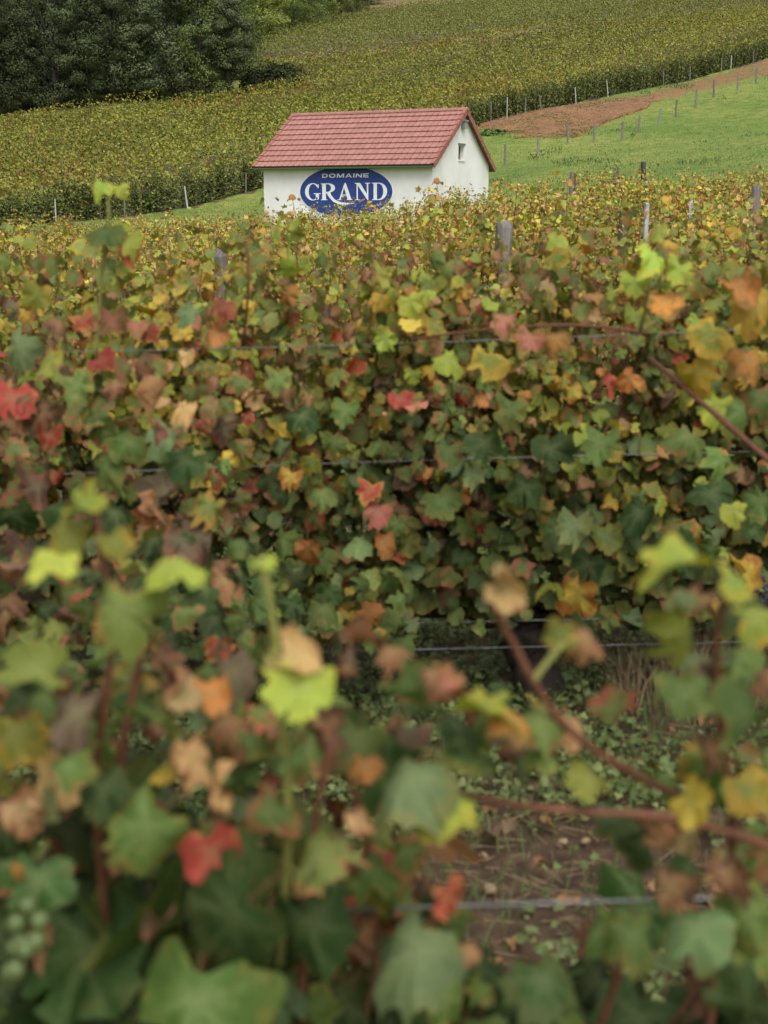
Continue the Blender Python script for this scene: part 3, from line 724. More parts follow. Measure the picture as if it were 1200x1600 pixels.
def grape_bunch(parent, p, rg, n=22, mat='grape', r=.0075, L_=.11):
    mb = MB(); c0 = np.array(p) - np.array(parent.location)
    for k in range(n):
        f = (k / n); rr = .032 * (1 - f * .75); a = rg.uniform(0, 6.28)
        c = c0 + np.array([math.cos(a) * rr * rg.uniform(.4, 1), math.sin(a) * rr * rg.uniform(.4, 1), -f * L_])
        q = []
        for zz, rad in ((1, .0), (.5, .87), (-.5, .87), (-1, 0)):
            if rad == 0: q.append(tuple(c + np.array([0, 0, zz * r])))
            else: q += [tuple(c + np.array([math.cos(t) * rad * r, math.sin(t) * rad * r, zz * r])) for t in np.arange(6) * 1.0472]
        mb.hull(q, [(0, 1 + i, 1 + (i + 1) % 6) for i in range(6)] + [(1 + i, 7 + i, 7 + (i + 1) % 6, 1 + (i + 1) % 6) for i in range(6)] + [(13, 7 + (i + 1) % 6, 7 + i) for i in range(6)])
    return mb.build('grape_bunch', M[mat], parent, smooth=True)

VG = 'vines of the near vineyard'
ORD = ['zeroth', 'first', 'second', 'third', 'fourth', 'fifth', 'sixth', 'seventh', 'eighth', 'ninth', 'tenth', 'eleventh', 'twelfth', 'thirteenth', 'fourteenth', 'fifteenth', 'sixteenth', 'seventeenth', 'eighteenth']
ROWY = [None, 1.36] + [4.0 + 2.45 * k for k in range(16)]      # ROWY[2] = 4.0 ...

# ---------------------------------------------------------------- row 2, 3 and 4
ROWV = {
 2: [(-2.62, 'bushy autumn vine at the far left end of the second row, mostly past the frame'), (-1.60, 'reddish sprawling vine on the left side of the second row'), (-.55, 'dense green vine with brown edged leaves left of the dark bare stump'),
     (.48, 'dark green vine over the thick dark stump in the second row'), (1.50, 'green and orange vine at the right edge of the second row'), (2.52, 'autumn vine at the far right end of the second row, mostly past the frame')],
 3: [(x, None) for x in np.arange(-2.7, 3.1, 1.05)],
 4: [(x, None) for x in np.arange(-3.6, 3.9, 1.08)],
}
place3 = ['leftmost', 'second from the left', 'third from the left', 'fourth from the left', 'fifth from the left', 'sixth from the left', 'seventh from the left', 'eighth from the left']
RUST = {'gbrown': 3, 'brown': 2.4, 'gred': 2, 'red': .7, 'orange': .5, 'purple': 1.4, 'tan': 1.0}
GOLD = {'ygreen': 3, 'yellow': 1.0, 'orange': .9, 'pale': 2, 'olive': 1.5, 'lime': .8, 'gbrown': 1}
def make_near_vine(row, x0, label, seed, n_obj, nsh, per, ztop, zc, hi, bulge=0.0, keep=None, dens=None):
    rg = np.random.default_rng(seed); y0 = ROWY[row]
    v = empty('grape_vine', (x0, y0, h1(x0, y0))); tag(v, label, 'vine', VG)
    vine_wood(v, x0, y0, rg, zc, .075 if label and 'stump in' in label else .045)
    canes, P, Nn, T, S_, H, B = vine_shoots(x0, y0, rg, nsh, zc, ztop, per=per, bulge=bulge)
    for pts in canes:
        loc = np.array(v.location)
        MB().tube([tuple(np.array(p) - loc) for p in pts], list(np.linspace(.0048, .002, len(pts))), 5).build('cane', M['cane'], v, smooth=True)
    if keep is not None:
        k = keep(P); P, Nn, T, S_, H, B = P[k], Nn[k], T[k], S_[k], H[k], B[k]
    Nn[:, 1] -= .30
    B = np.clip([.5 + .95 * mnoise.noise(Vector(p) * 2.6 + Vector((0, 0, row * 7.3))) for p in P], 0, .999)      # colour turns in patches
    order = np.argsort(P[:, 1] - H * .15)
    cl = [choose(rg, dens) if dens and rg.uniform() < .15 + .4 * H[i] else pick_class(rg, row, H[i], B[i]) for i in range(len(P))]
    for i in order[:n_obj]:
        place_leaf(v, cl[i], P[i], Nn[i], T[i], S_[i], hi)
    rest = order[n_obj:]
    if len(rest):
        me = merged_leaves('foliage', P[rest] - np.array(v.location), leaf_frames(Nn[rest], T[rest]), S_[rest], [cl[i] for i in rest], TPL_MID, M['leaf_mass'], rg)
        tag(link('foliage', me, v), kind='stuff')
    return v
vines2 = []
for i, (x0, lb) in enumerate(ROWV[2]):
    inner = 1 <= i <= 4
    def keep2(P):
        px, py = project(P); q = np.random.default_rng(5).uniform(size=len(P))
        z = P[:, 2] - hz(P[:, 0], P[:, 1])
        low = 955 + 45 * np.sin(px / 37.0) + 30 * np.sin(px / 13.0 + 2)
        gap = (px > 620) & (px < 1060) & (py > low) & (q > .10)
        return (z > .24 + .05 * np.sin(P[:, 0] * 9)) & ~gap
    v = make_near_vine(2, x0, lb, 100 + i, 300 if inner else 120, 20, 140, 1.38, .30, True, bulge=.55 if i == 1 else (.12 if i == 4 else .03), keep=keep2, dens=RUST if i < 2 else (GOLD if i > 3 else None))
    vines2.append(v)
for i, (x0, _) in enumerate(ROWV[3]):
    make_near_vine(3, x0, 'green and rust vine in the third row, %s in view' % place3[i], 200 + i, 190, 15, 84, 1.38, .34, False)
for i, (x0, _) in enumerate(ROWV[4]):
    make_near_vine(4, x0, 'yellowing vine in the fourth row, %s in view' % place3[i] if i < 8 else 'yellowing vine in the fourth row', 300 + i, 150, 15, 76, 1.40, .34, False)

# leaves and sprays that single out row 2 in the photograph: (px, py, depth, size px across, class)
def hero(parent, px, py, Y, w, cls, n=(0, -.8, .5), tip=(0, -.2, -1), k=None, hi=True):
    d = ray(px, py); t = Y / d[1]
    return place_leaf(parent, cls, at(px, py, Y), np.array(n) * np.array([1, .8, 1]) + rng.normal(size=3) * .28, np.array(tip) + rng.normal(size=3) * .3, w / F * t / 2.0, hi, k)
L2v, C2v, R2v, E2v = vines2[1], vines2[2], vines2[3], vines2[4]
for a in [(578, 765, 3.62, 62, 'red'), (592, 795, 3.60, 66, 'pink'), (600, 845, 3.6, 62, 'orange'), (482, 855, 3.6, 66, 'orange'), (460, 905, 3.6, 84, 'blue'), (440, 840, 3.6, 72, 'green'),
          (437, 592, 3.6, 66, 'green'), (560, 850, 3.62, 60, 'blue'), (650, 632, 3.65, 54, 'pink'), (625, 622, 3.66, 46, 'red'), (455, 745, 3.6, 56, 'yellow'), (520, 690, 3.64, 60, 'gbrown'),
          (500, 770, 3.62, 60, 'gbrown'), (410, 905, 3.6, 60, 'dark'), (540, 640, 3.66, 62, 'green'), (470, 650, 3.64, 70, 'dark')]: hero(C2v, *a)
for a in [(905, 925, 3.6, 100, 'yellow'), (865, 912, 3.62, 70, 'ygreen'), (945, 835, 3.6, 84, 'green'), (895, 820, 3.6, 90, 'blue'), (1000, 800, 3.6, 84, 'dark'), (730, 820, 3.62, 70, 'gbrown'), (690, 780, 3.62, 76, 'green'),
          (700, 705, 3.62, 70, 'gbrown'), (830, 530, 3.3, 66, 'pink'), (865, 530, 3.3, 62, 'orange'), (790, 500, 3.3, 60, 'pink'), (735, 740, 3.62, 60, 'blue'), (860, 700, 3.62, 80, 'dark'), (940, 690, 3.62, 84, 'green'),
          (800, 640, 3.6, 80, 'green'), (760, 560, 3.4, 90, 'ygreen'), (700, 560, 3.4, 70, 'lime'), (640, 470, 3.5, 60, 'lime'), (950, 595, 3.5, 60, 'red'), (985, 590, 3.5, 52, 'orange'), (920, 880, 3.62, 80, 'dark'), (760, 690, 3.6, 84, 'dark'), (820, 760, 3.64, 84, 'dark')]: hero(R2v, *a)
for a in [(1160, 890, 3.3, 96, 'yellow'), (1145, 795, 3.2, 60, 'lime'), (1120, 635, 3.0, 80, 'lime'), (1160, 640, 3.0, 90, 'green'), (1110, 770, 3.6, 90, 'dark'), (1060, 850, 3.6, 90, 'dark'), (1150, 450, 2.9, 90, 'orange'), (1180, 480, 2.9, 90, 'yellow'),
          (1040, 470, 3.0, 80, 'orange'), (1090, 580, 3.0, 90, 'yellow'), (1170, 560, 3.0, 90, 'orange'), (1020, 400, 3.0, 70, 'lime'), (1060, 420, 3.0, 60, 'lime'), (990, 440, 3.1, 56, 'lime'), (1030, 360, 3.1, 50, 'lime'), (1110, 520, 3.0, 80, 'ygreen'), (1190, 620, 3.0, 80, 'gbrown'),
          (1075, 680, 3.4, 90, 'gbrown'), (1130, 720, 3.4, 86, 'green'), (1190, 780, 3.3, 80, 'green')]: hero(E2v, *a)
for a in [(175, 500, 3.0, 66, 'pink'), (212, 505, 3.0, 62, 'pink'), (230, 515, 3.02, 50, 'red'), (130, 500, 3.1, 60, 'red'), (80, 560, 2.9, 70, 'lime'), (90, 500, 3.0, 70, 'brown'), (30, 540, 3.0, 90, 'blue'), (60, 460, 3.0, 70, 'ygreen'), (165, 360, 2.9, 74, 'green'), (200, 380, 2.9, 66, 'lime'),
          (160, 290, 2.9, 46, 'lime'), (190, 295, 2.9, 34, 'lime'), (205, 395, 2.9, 54, 'red'), (70, 640, 2.7, 86, 'brown'), (150, 650, 2.7, 90, 'gbrown'), (75, 680, 2.7, 60, 'red'), (260, 680, 2.7, 90, 'blue'), (290, 640, 2.8, 76, 'tan'), (250, 620, 2.8, 80, 'tan'), (340, 640, 2.9, 60, 'tan'), (350, 670, 2.9, 66, 'purple'),
          (60, 760, 2.6, 104, 'purple'), (160, 730, 2.7, 90, 'green'), (260, 770, 2.7, 96, 'purple'), (200, 690, 2.7, 80, 'green'), (330, 790, 2.7, 90, 'olive'), (310, 840, 2.7, 100, 'purple'), (40, 860, 2.6, 110, 'purple'), (350, 900, 2.6, 90, 'brown'), (10, 960, 2.5, 110, 'brown'), (100, 930, 2.6, 100, 'gred'),
          (350, 480, 3.0, 60, 'red'), (340, 520, 3.0, 60, 'orange'), (300, 490, 3.0, 60, 'blue'), (20, 620, 2.8, 80, 'red'), (120, 600, 2.8, 80, 'green'), (220, 560, 2.9, 76, 'brown'), (360, 1060, 2.3, 90, 'orange'), (340, 1010, 2.35, 60, 'red'), (240, 840, 2.7, 80, 'dark'), (180, 800, 2.7, 90, 'dark'), (110, 800, 2.7, 96, 'dark'), (20, 800, 2.7, 96, 'dark'), (290, 720, 2.75, 90, 'dark'), (60, 900, 2.6, 100, 'dark'), (200, 930, 2.6, 96, 'dark'), (310, 940, 2.6, 90, 'dark')]:
    hero(L2v, *a)
# sprawling shoots: light or brown canes in front of row 2
def cane_px(parent, pts, r0, r1, mat='cane', name='cane'):
    loc = np.array(parent.location)
    P = [Vector(at(*p) - loc) for p in pts]
    out = []
    for i in range(len(P) - 1):                                   # Catmull-Rom
        a, b, c, d = P[max(i - 1, 0)], P[i], P[i + 1], P[min(i + 2, len(P) - 1)]
        for k in range(5):
            t = k / 5; out.append(.5 * ((2 * b) + (-a + c) * t + (2 * a - 5 * b + 4 * c - d) * t * t + (-a + 3 * b - 3 * c + d) * t ** 3))
    out.append(P[-1])
    return MB().tube(out, [q * (1.28 if k % 6 == 3 else rng.uniform(.92, 1.05)) for k, q in enumerate(np.linspace(r0, r1, len(out)))], 7).build(name, M[mat], parent, smooth=True)
cane_px(E2v, [(1015, 560, 3.2), (1080, 615, 3.0), (1150, 675, 2.8), (1260, 770, 2.6)], .0055, .0075)
cane_px(E2v, [(640, 530, 3.5), (760, 515, 3.4), (900, 508, 3.3), (1010, 520, 3.3)], .003, .004)
cane_px(L2v, [(165, 285, 2.9), (170, 340, 2.9), (160, 420, 2.95), (150, 560, 3.0)], .003, .004, 'green_cane')
cane_px(L2v, [(385, 380, 3.2), (388, 450, 3.2), (380, 540, 3.3)], .003, .004)
cane_px(R2v, [(1010, 365, 3.1), (1015, 440, 3.1), (1000, 520, 3.2)], .003, .004, 'green_cane')
for px, py in ((1190, 905),): grape_bunch(C2v if px < 650 else R2v, at(px, py, 3.68), rng)

# ---------------------------------------------------------------- row 1, right in front of the camera
V1 = []
for x0, lb in ((-1.42, 'blurred dark vine beyond the left edge of the front row'), (-.42, 'blurred nearest vine of big dark leaves at the lower left'), (.58, 'blurred nearest vine with light shoots and bare cane at lower right'), (1.58, 'blurred vine beyond the right edge of the front row')):
    v = empty('grape_vine', (x0, ROWY[1], h1(x0, ROWY[1]))); tag(v, lb, 'vine', VG); V1.append(v)
    vine_wood(v, x0, ROWY[1] + .08, np.random.default_rng(abs(int(x0 * 100)) + 900), .34)
FL, FRt = V1[1], V1[2]
FRONT = {'dark': 3.4, 'green': 4, 'blue': 2.0, 'gbrown': 2.8, 'gred': 1.0, 'brown': 1.1, 'purple': .7, 'ygreen': .6, 'red': .12, 'orange': .2, 'tan': .5, 'olive': 1.0}
rg1 = np.random.default_rng(41)
def fill(parent, n, x0, x1, y0, y1, D0, D1, table, w=(110, 200)):
    for _ in range(n):
        px, py, D = rg1.uniform(x0, x1), rg1.uniform(y0, y1), rg1.uniform(D0, D1)
        s = rg1.uniform(*w) * 1.3 / D
        nrm = np.array([rg1.normal() * .45, -.55 + rg1.normal() * .3, .7 + rg1.normal() * .3]); tip = np.array([rg1.normal() * .6, -.35 + rg1.normal() * .3, -.8])
        hero(parent, px, py, D, s, choose(rg1, table), nrm, tip)
DARKF = {'deep': 5, 'dark': 4, 'green': 1.4, 'blue': .5, 'gred': .4, 'gbrown': .8, 'brown': .4}  # dark green leaves, darkened further to put the low shade into colour
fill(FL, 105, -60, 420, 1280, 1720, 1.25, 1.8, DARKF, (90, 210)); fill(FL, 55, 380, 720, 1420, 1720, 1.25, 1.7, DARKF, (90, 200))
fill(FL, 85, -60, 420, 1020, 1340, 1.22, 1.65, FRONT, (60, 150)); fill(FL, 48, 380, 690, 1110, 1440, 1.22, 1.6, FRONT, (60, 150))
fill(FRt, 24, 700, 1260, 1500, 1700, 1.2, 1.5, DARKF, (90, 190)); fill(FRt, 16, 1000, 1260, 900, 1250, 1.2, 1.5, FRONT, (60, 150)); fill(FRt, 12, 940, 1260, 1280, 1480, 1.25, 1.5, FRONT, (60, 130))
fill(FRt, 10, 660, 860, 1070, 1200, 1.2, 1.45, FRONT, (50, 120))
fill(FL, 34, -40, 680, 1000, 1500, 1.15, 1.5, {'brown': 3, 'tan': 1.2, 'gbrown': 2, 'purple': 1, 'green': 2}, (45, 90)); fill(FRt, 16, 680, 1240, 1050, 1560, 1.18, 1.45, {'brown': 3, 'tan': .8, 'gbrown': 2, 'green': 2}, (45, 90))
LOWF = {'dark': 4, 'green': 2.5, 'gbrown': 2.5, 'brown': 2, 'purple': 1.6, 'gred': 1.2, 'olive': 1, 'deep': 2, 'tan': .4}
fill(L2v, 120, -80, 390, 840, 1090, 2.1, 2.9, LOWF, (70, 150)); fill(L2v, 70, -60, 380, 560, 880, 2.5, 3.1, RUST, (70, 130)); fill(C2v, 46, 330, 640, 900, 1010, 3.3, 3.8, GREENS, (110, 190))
HERO1 = [  # px, py, depth, width, class, normal, tip
 (130, 790, 1.25, 84, 'lime', (0, -.3, .9), (.6, -.5, .1)), (110, 835, 1.25, 96, 'ygreen', (-.2, -.8, .4), (-.5, 0, -.7)), (90, 880, 1.2, 130, 'lime', (0, -.1, 1), (-1, -.1, -.1)), (265, 880, 1.2, 130, 'lime', (.35, -.2, .9), (1, -.2, -.45)), (180, 850, 1.22, 90, 'ygreen', (.1, -.5, .7), (.6, 0, -.3)),
 (190, 955, 1.18, 180, 'pale', (.1, -.85, .4), (.1, 0, -1)), (60, 1050, 1.2, 150, 'olive', (0, -.3, .9), (-.8, -.4, 0)), (120, 1110, 1.2, 150, 'purple', (.1, -.7, .5), (0, -.2, -1)), (25, 1140, 1.25, 110, 'ygreen', (-.2, -.8, .5), (0, 0, -1)), (240, 1120, 1.2, 140, 'green', (.1, -.5, .8), (.2, -.5, -.6)), (100, 1190, 1.18, 120, 'green', (0, -.3, .9), (.8, -.3, 0)),
 (230, 1290, 1.15, 190, 'green', (.1, -.7, .6), (-.3, -.2, -.9)), (300, 1180, 1.18, 120, 'tan', (.3, -.7, .5), (.3, 0, -.9)), (340, 1250, 1.16, 120, 'tan', (.4, -.6, .5), (-.7, 0, -.6)), (330, 1330, 1.18, 130, 'red', (0, -.9, .3), (0, 0, -1)), (290, 1170, 1.22, 130, 'ygreen', (-.3, -.7, .4), (.2, 0, -.8)), (60, 1370, 1.15, 130, 'dark', (0, -.8, .5), (.2, 0, -1)), (25, 1360, 1.12, 50, 'orange', (0, -.9, .3), (0, 0, -1)),
 (365, 1430, 1.12, 250, 'dark', (.1, -.7, .65), (-.2, -.2, -1)), (300, 1560, 1.1, 260, 'green', (0, -.5, .85), (-.2, -.6, -.7)), (480, 1440, 1.15, 210, 'dark', (.2, -.8, .5), (.2, 0, -1)), (140, 1480, 1.3, 260, 'dark', (0, -.8, .5), (0, 0, -1)), (650, 1480, 1.12, 210, 'blue', (.2, -.8, .5), (.1, 0, -1)),
 (470, 1070, 1.15, 140, 'lime', (.1, -.75, .6), (-.1, 0, -1)), (455, 1030, 1.17, 110, 'tan', (.2, -.5, .7), (.9, 0, -.3)), (640, 1210, 1.15, 190, 'blue', (.3, -.7, .6), (.1, -.1, -1)), (640, 1090, 1.17, 110, 'green', (0, -.4, .9), (-.8, -.3, -.3)), (560, 1280, 1.12, 70, 'tan', (.2, -.9, .3), (.2, 0, -1)), (500, 1330, 1.13, 150, 'gred', (0, -.8, .5), (.2, 0, -1)), (690, 1080, 1.2, 90, 'pink', (.1, -.8, .4), (.7, 0, -.5)),
 (750, 1110, 1.18, 150, 'lime', (0, -.2, .95), (.9, -.3, -.2)), (730, 1180, 1.2, 110, 'green', (0, -.3, .9), (.8, -.3, -.3)), (680, 1260, 1.16, 130, 'lime', (.1, -.5, .8), (.9, -.2, -.4)), (800, 1120, 1.18, 110, 'orange', (0, -.4, .8), (.8, 0, -.5)), (850, 1175, 1.2, 80, 'green', (0, -.5, .8), (.7, 0, -.7)), (560, 1000, 1.2, 100, 'brown', (0, -.1, 1), (.9, 0, -.1)),
 (785, 920, 1.2, 90, 'tan', (-.2, -.85, .4), (.7, 0, -.75), ), (775, 900, 1.2, 60, 'tan', (.4, -.8, .4), (.3, 0, -.9)), (875, 985, 1.2, 70, 'olive', (.3, -.8, .3), (-.2, 0, -1)), (915, 995, 1.2, 80, 'brown', (.2, -.7, .5), (.9, 0, -.4)), (955, 1110, 1.2, 100, 'gred', (0, -.4, .85), (.8, -.2, -.5)), (925, 1215, 1.2, 100, 'ygreen', (.1, -.6, .6), (-.6, 0, -.7)),
 (1065, 880, 1.15, 150, 'lime', (0, -.12, 1), (-1, -.2, .05)), (1145, 905, 1.15, 90, 'lime', (.2, -.5, .8), (.7, 0, -.6)), (1080, 985, 1.18, 130, 'ygreen', (.1, -.85, .4), (0, 0, -1)), (1180, 960, 1.18, 110, 'ygreen', (0, -.6, .7), (.6, 0, -.7)), (1080, 1080, 1.15, 130, 'green', (.1, -.5, .8), (-.6, -.3, -.6)), (1175, 1130, 1.13, 150, 'green', (-.1, -.6, .7), (-.3, -.2, -.9)),
 (1100, 1170, 1.2, 90, 'brown', (0, -.8, .4), (0, 0, -1)), (1080, 1250, 1.2, 100, 'yellow', (0, -.5, .7), (.7, 0, -.6)), (1165, 1230, 1.2, 100, 'ygreen', (0, -.8, .5), (0, 0, -1)), (1060, 1310, 1.2, 90, 'brown', (0, -.9, .3), (0, 0, -1)), (1040, 1385, 1.18, 120, 'brown', (.1, -.6, .6), (.9, 0, -.3)), (990, 1460, 1.15, 140, 'green', (0, -.8, .5), (0, 0, -1)), (1090, 1450, 1.15, 140, 'blue', (.1, -.8, .5), (.2, 0, -1)), (1170, 1430, 1.15, 150, 'green', (-.1, -.8, .5), (0, 0, -1)), (1140, 1360, 1.16, 110, 'brown', (0, -.8, .5), (.5, 0, -.7)),
 (1170, 1570, 1.05, 170, 'dark', (0, -.8, .5), (-.5, 0, -.8)), (850, 1530, 1.15, 150, 'dark', (0, -.6, .7), (.6, -.2, -.6)), (700, 1400, 1.16, 90, 'red', (.2, -.8, .4), (.6, 0, -.6)), (730, 1480, 1.15, 70, 'brown', (0, -.8, .4), (.2, 0, -1)), (610, 1010, 1.2, 70, 'brown', (.1, -.6, .6), (.6, 0, -.6)), (410, 880, 1.15, 52, 'lime', (0, -.3, .95), (.3, -.9, 0)), (330, 1080, 1.3, 90, 'orange', (0, -.8, .5), (.2, 0, -1)), (640, 1330, 1.3, 90, 'gbrown', (0, -.8, .5), (0, 0, -1)),
 (570, 1195, 1.2, 70, 'orange', (0, -.9, .4), (0, 0, -1)), (420, 1260, 1.2, 120, 'gbrown', (.1, -.7, .5), (.4, 0, -.8)), (160, 1230, 1.2, 120, 'dark', (0, -.8, .5), (.1, 0, -1)), (30, 1260, 1.2, 110, 'tan', (.1, -.7, .5), (.5, 0, -.5))]
for a in HERO1: hero(FL if a[0] < 680 else FRt, *a[:5], a[5], a[6])
cane_px(FRt, [(760, 935, 1.2), (800, 1000, 1.2), (832, 1062, 1.2), (885, 1135, 1.21), (960, 1192, 1.22), (1060, 1245, 1.25)], .0034, .0048)
cane_px(FRt, [(880, 1005, 1.2), (855, 1035, 1.2), (832, 1065, 1.2)], .003, .0035, 'green_cane')
cane_px(FRt, [(705, 1236, 1.24), (800, 1256, 1.22), (900, 1268, 1.2), (1030, 1275, 1.2), (1145, 1302, 1.2), (1260, 1350, 1.22)], .0034, .0052)
cane_px(FRt, [(1145, 905, 1.15), (1120, 1000, 1.17), (1130, 1150, 1.2), (1145, 1302, 1.22), (1120, 1500, 1.27), (1090, 1750, 1.32)], .003, .006)
cane_px(FRt, [(975, 1480, 1.2), (950, 1570, 1.22), (900, 1700, 1.26)], .004, .005)
cane_px(FL, [(408, 872, 1.15), (420, 930, 1.15), (430, 1000, 1.16), (440, 1120, 1.18), (450, 1300, 1.22), (430, 1650, 1.3)], .0036, .005, 'green_cane')
cane_px(FL, [(150, 800, 1.24), (165, 900, 1.23), (175, 1000, 1.22), (160, 1120, 1.22), (150, 1240, 1.25), (170, 1500, 1.3)], .003, .0055)
cane_px(FL, [(225, 1010, 1.24), (205, 1100, 1.24), (190, 1200, 1.26), (210, 1400, 1.32)], .004, .0055)
cane_px(FL, [(520, 1150, 1.2), (500, 1240, 1.2), (480, 1400, 1.24), (470, 1600, 1.3)], .003, .005)
cane_px(FL, [(430, 1400, 1.2), (412, 1470, 1.2), (405, 1600, 1.24)], .004, .005)
grape_bunch(FL, at(26, 1440, 1.1), rng, 10, 'grape_green', .011, .06)
for v, xs in ((V1[0], (-1.9, -.95)), (V1[3], (1.05, 2.1))):         # neighbours just outside the frame
    rg = np.random.default_rng(abs(int(xs[0] * 10)) + 60)
    n = 230; P = np.stack([rg.uniform(*xs, n), rg.normal(1.42, .13, n), rg.uniform(.36, 1.2, n)], 1)
    P[:, 2] += hz(P[:, 0], P[:, 1])
    Nn = np.stack([rg.normal(size=n) * .4, -.5 + rg.normal(size=n) * .4, .6 + rg.normal(size=n) * .3], 1); T = np.stack([rg.normal(size=n) * .5, rg.normal(size=n) * .3, -np.ones(n)], 1)
    for i in range(n): place_leaf(v, choose(rg, FRONT), P[i], Nn[i], T[i], rg.uniform(.05, .085), True)
    for k in range(6):
        xx = rg.uniform(*xs); loc = np.array(v.location)
        MB().tube([tuple(np.array([xx + .02 * math.sin(f * 6), 1.42 + .03 * math.sin(f * 4 + k), h1(xx, 1.42) + .33 + f * .85]) - loc) for f in np.linspace(0, 1, 8)], list(np.linspace(.005, .002, 8)), 5).build('cane', M['cane'], v)
# lower leaves and canes of the two nearest vines, under the frame
for v, xs in ((FL, (-.9, .06)), (FRt, (.1, 1.0))):
    rg = np.random.default_rng(77)
    n = 60; P = np.stack([rg.uniform(*xs, n), rg.normal(1.42, .1, n), rg.uniform(.36, .62, n)], 1)
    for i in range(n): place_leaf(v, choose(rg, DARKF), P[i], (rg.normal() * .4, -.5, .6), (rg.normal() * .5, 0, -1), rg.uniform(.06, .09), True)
    loc = np.array(v.location)
    for k in range(5):
        xx = xs[0] + (k + .5) / 5 * (xs[1] - xs[0])
        MB().tube([tuple(np.array([xx + .03 * math.sin(f * 6 + k), 1.42 + .03 * math.sin(f * 4 + k), h1(xx, 1.42) + .33 + f * (.62 if v is FL else .34)]) - loc) for f in np.linspace(0, 1, 8)], list(np.linspace(.005, .003, 8)), 5).build('cane', M['cane'], v)

# ---------------------------------------------------------------- rows 5 and beyond: a few crown shapes shared by all
def crown_variant(seed, nleaf=680, table=FAR, height=1.36, lowest=.34, big=1.0):
    rg = np.random.default_rng(seed); P, Nn, T, S_, cl = [], [], [], [], []
    mb = MB()
    for k in range(13):
        sx = rg.uniform(-.6, .6); top = height * rg.uniform(.74, 1.2); dx = rg.normal() * .15; dy = rg.normal() * .14; b = rg.uniform()
        pts = [(sx + dx * f, dy * f, .34 + (top - .34) * f) for f in np.linspace(0, 1, 5)]
        mb.tube(pts, [.005, .0045, .004, .0035, .002], 4)
        for j in range(nleaf // 13):
            f = rg.uniform() ** .75; c = np.array([sx + dx * f, dy * f, lowest + (top - lowest) * f]); a = rg.uniform(0, 6.283)
            d = np.array([math.cos(a), math.sin(a) * 1.2, rg.normal() * .4])
            P.append(c + d * rg.uniform(.02, .14)); Nn.append([d[0] * .5 + rg.normal() * .3, d[1] * .5 - .2 + rg.normal() * .3, .6 + rg.normal() * .3]); T.append([d[0] + rg.normal() * .3, d[1], -.6])
            S_.append(big * rg.uniform(.032, .060) * (1.1 - .45 * f)); w = f + (b - .5) * .5
            cl.append(choose(rg, MIXED if w < .25 and big == 1.0 else table))
    P, Nn, T, S_ = map(np.array, (P, Nn, T, S_))
    return merged_leaves('foliage', P, leaf_frames(Nn, T), S_, cl, TPL_LO, M['leaf_far'], rg, 1.42 if big == 1.0 else 1.0), mb.mesh('canes', M['cane'])
def stump_mesh(seed):
    rg = np.random.default_rng(seed); mb = MB()
    mb.tube([(rg.normal() * .02, rg.normal() * .02, z) for z in np.linspace(-.08, .38, 5)], [.05, .045, .036, .034, .03], 6)
    mb.tube([(x, rg.normal() * .01, .36 + rg.normal() * .012) for x in np.linspace(-.5, .5, 6)], .02, 5)
    return mb.mesh('trunk', M['bark'])
CROWNS = [crown_variant(500 + i) for i in range(9)]; STUMPS = [stump_mesh(600 + i) for i in range(4)]
def far_vine(x, y, label, group, crowns=CROWNS, rz=0.0, sc=1.0):
    v = empty('grape_vine', (x, y, h1(x, y)), rz + random.choice([0, math.pi])); v.scale = (sc, sc, sc * random.uniform(.86, 1.14)); tag(v, label, 'vine', group)
    f, c = random.choice(crowns)
    tag(link('foliage', f, v), kind='stuff'); link('trunk', random.choice(STUMPS), v); link('canes', c, v)
    return v
for row in range(5, 17):
    y = ROWY[row] if row < len(ROWY) else None
    if y is None or y > 42: continue
    half = .325 * y + .9; n = int(2 * half / 1.18)
    for k in range(n):
        x = -half + (k + .5) / n * 2 * half + random.uniform(-.08, .08)
        far_vine(x, y + random.uniform(-.05, .05), 'yellow and rust autumn vine in the %s row from the camera' % ORD[row], VG, sc=random.uniform(.95, 1.08) * (1.0 + .045 * max(0, min(1, (x / y + .02) * 6))) * (.905 if y > 18 and -.10 < x / y < .025 else (.88 if y > 12 and x / y <= -.10 else 1.0)))

# ---------------------------------------------------------------- trellis posts and wires, one trellis per row
def post_mesh(w, hgt, mat, seed, metal=False):
    seed = abs(int(seed))
    rg = np.random.default_rng(seed); mb = MB()
    n = 4 if metal else 8
    zs = [-.25, hgt * .3, hgt * .6, hgt * .97, hgt]
    mb.tube([(rg.normal() * .004, rg.normal() * .004, z) for z in zs], [w / 2 * q * rg.uniform(.96, 1.04) for q in (1.05, 1.02, 1, .98, .86)], n)
    return mb.mesh('post', M[mat])
def trellis(label, row_y, x0, x1, posts, wires, r=.0018, yoff=0.0):
    t = empty('trellis', (0, row_y, h1(0, row_y))); tag(t, label, 'trellis', 'vineyard trellises'); loc = np.array(t.location)
    for (px, topy, w, lean, mat) in posts:
        ym = row_y + .03
        d = ray(px, topy); P = at(px, topy, ym); hgt = P[2] - h1(P[0], ym)
        o = link('post', post_mesh(w, hgt, mat, int(px), mat == 'metal_post'), t, tuple(np.array([P[0], ym, h1(P[0], ym)]) - loc)); o.rotation_euler = (R(random.uniform(-2, 2)), R(lean), random.uniform(0, 1.5))
        if lean: o.location.x -= math.tan(R(lean)) * hgt * .5
    for wz in wires:
        pts = []
        for x in np.linspace(x0, x1, 18):
            pts.append(tuple(np.array([x, row_y + yoff, h1(x, row_y) + wz + .006 * math.sin(x * 1.7 + wz * 9)]) - loc))
        MB().tube(pts, r, 5).build('wire', M['wire'], t)
    return t
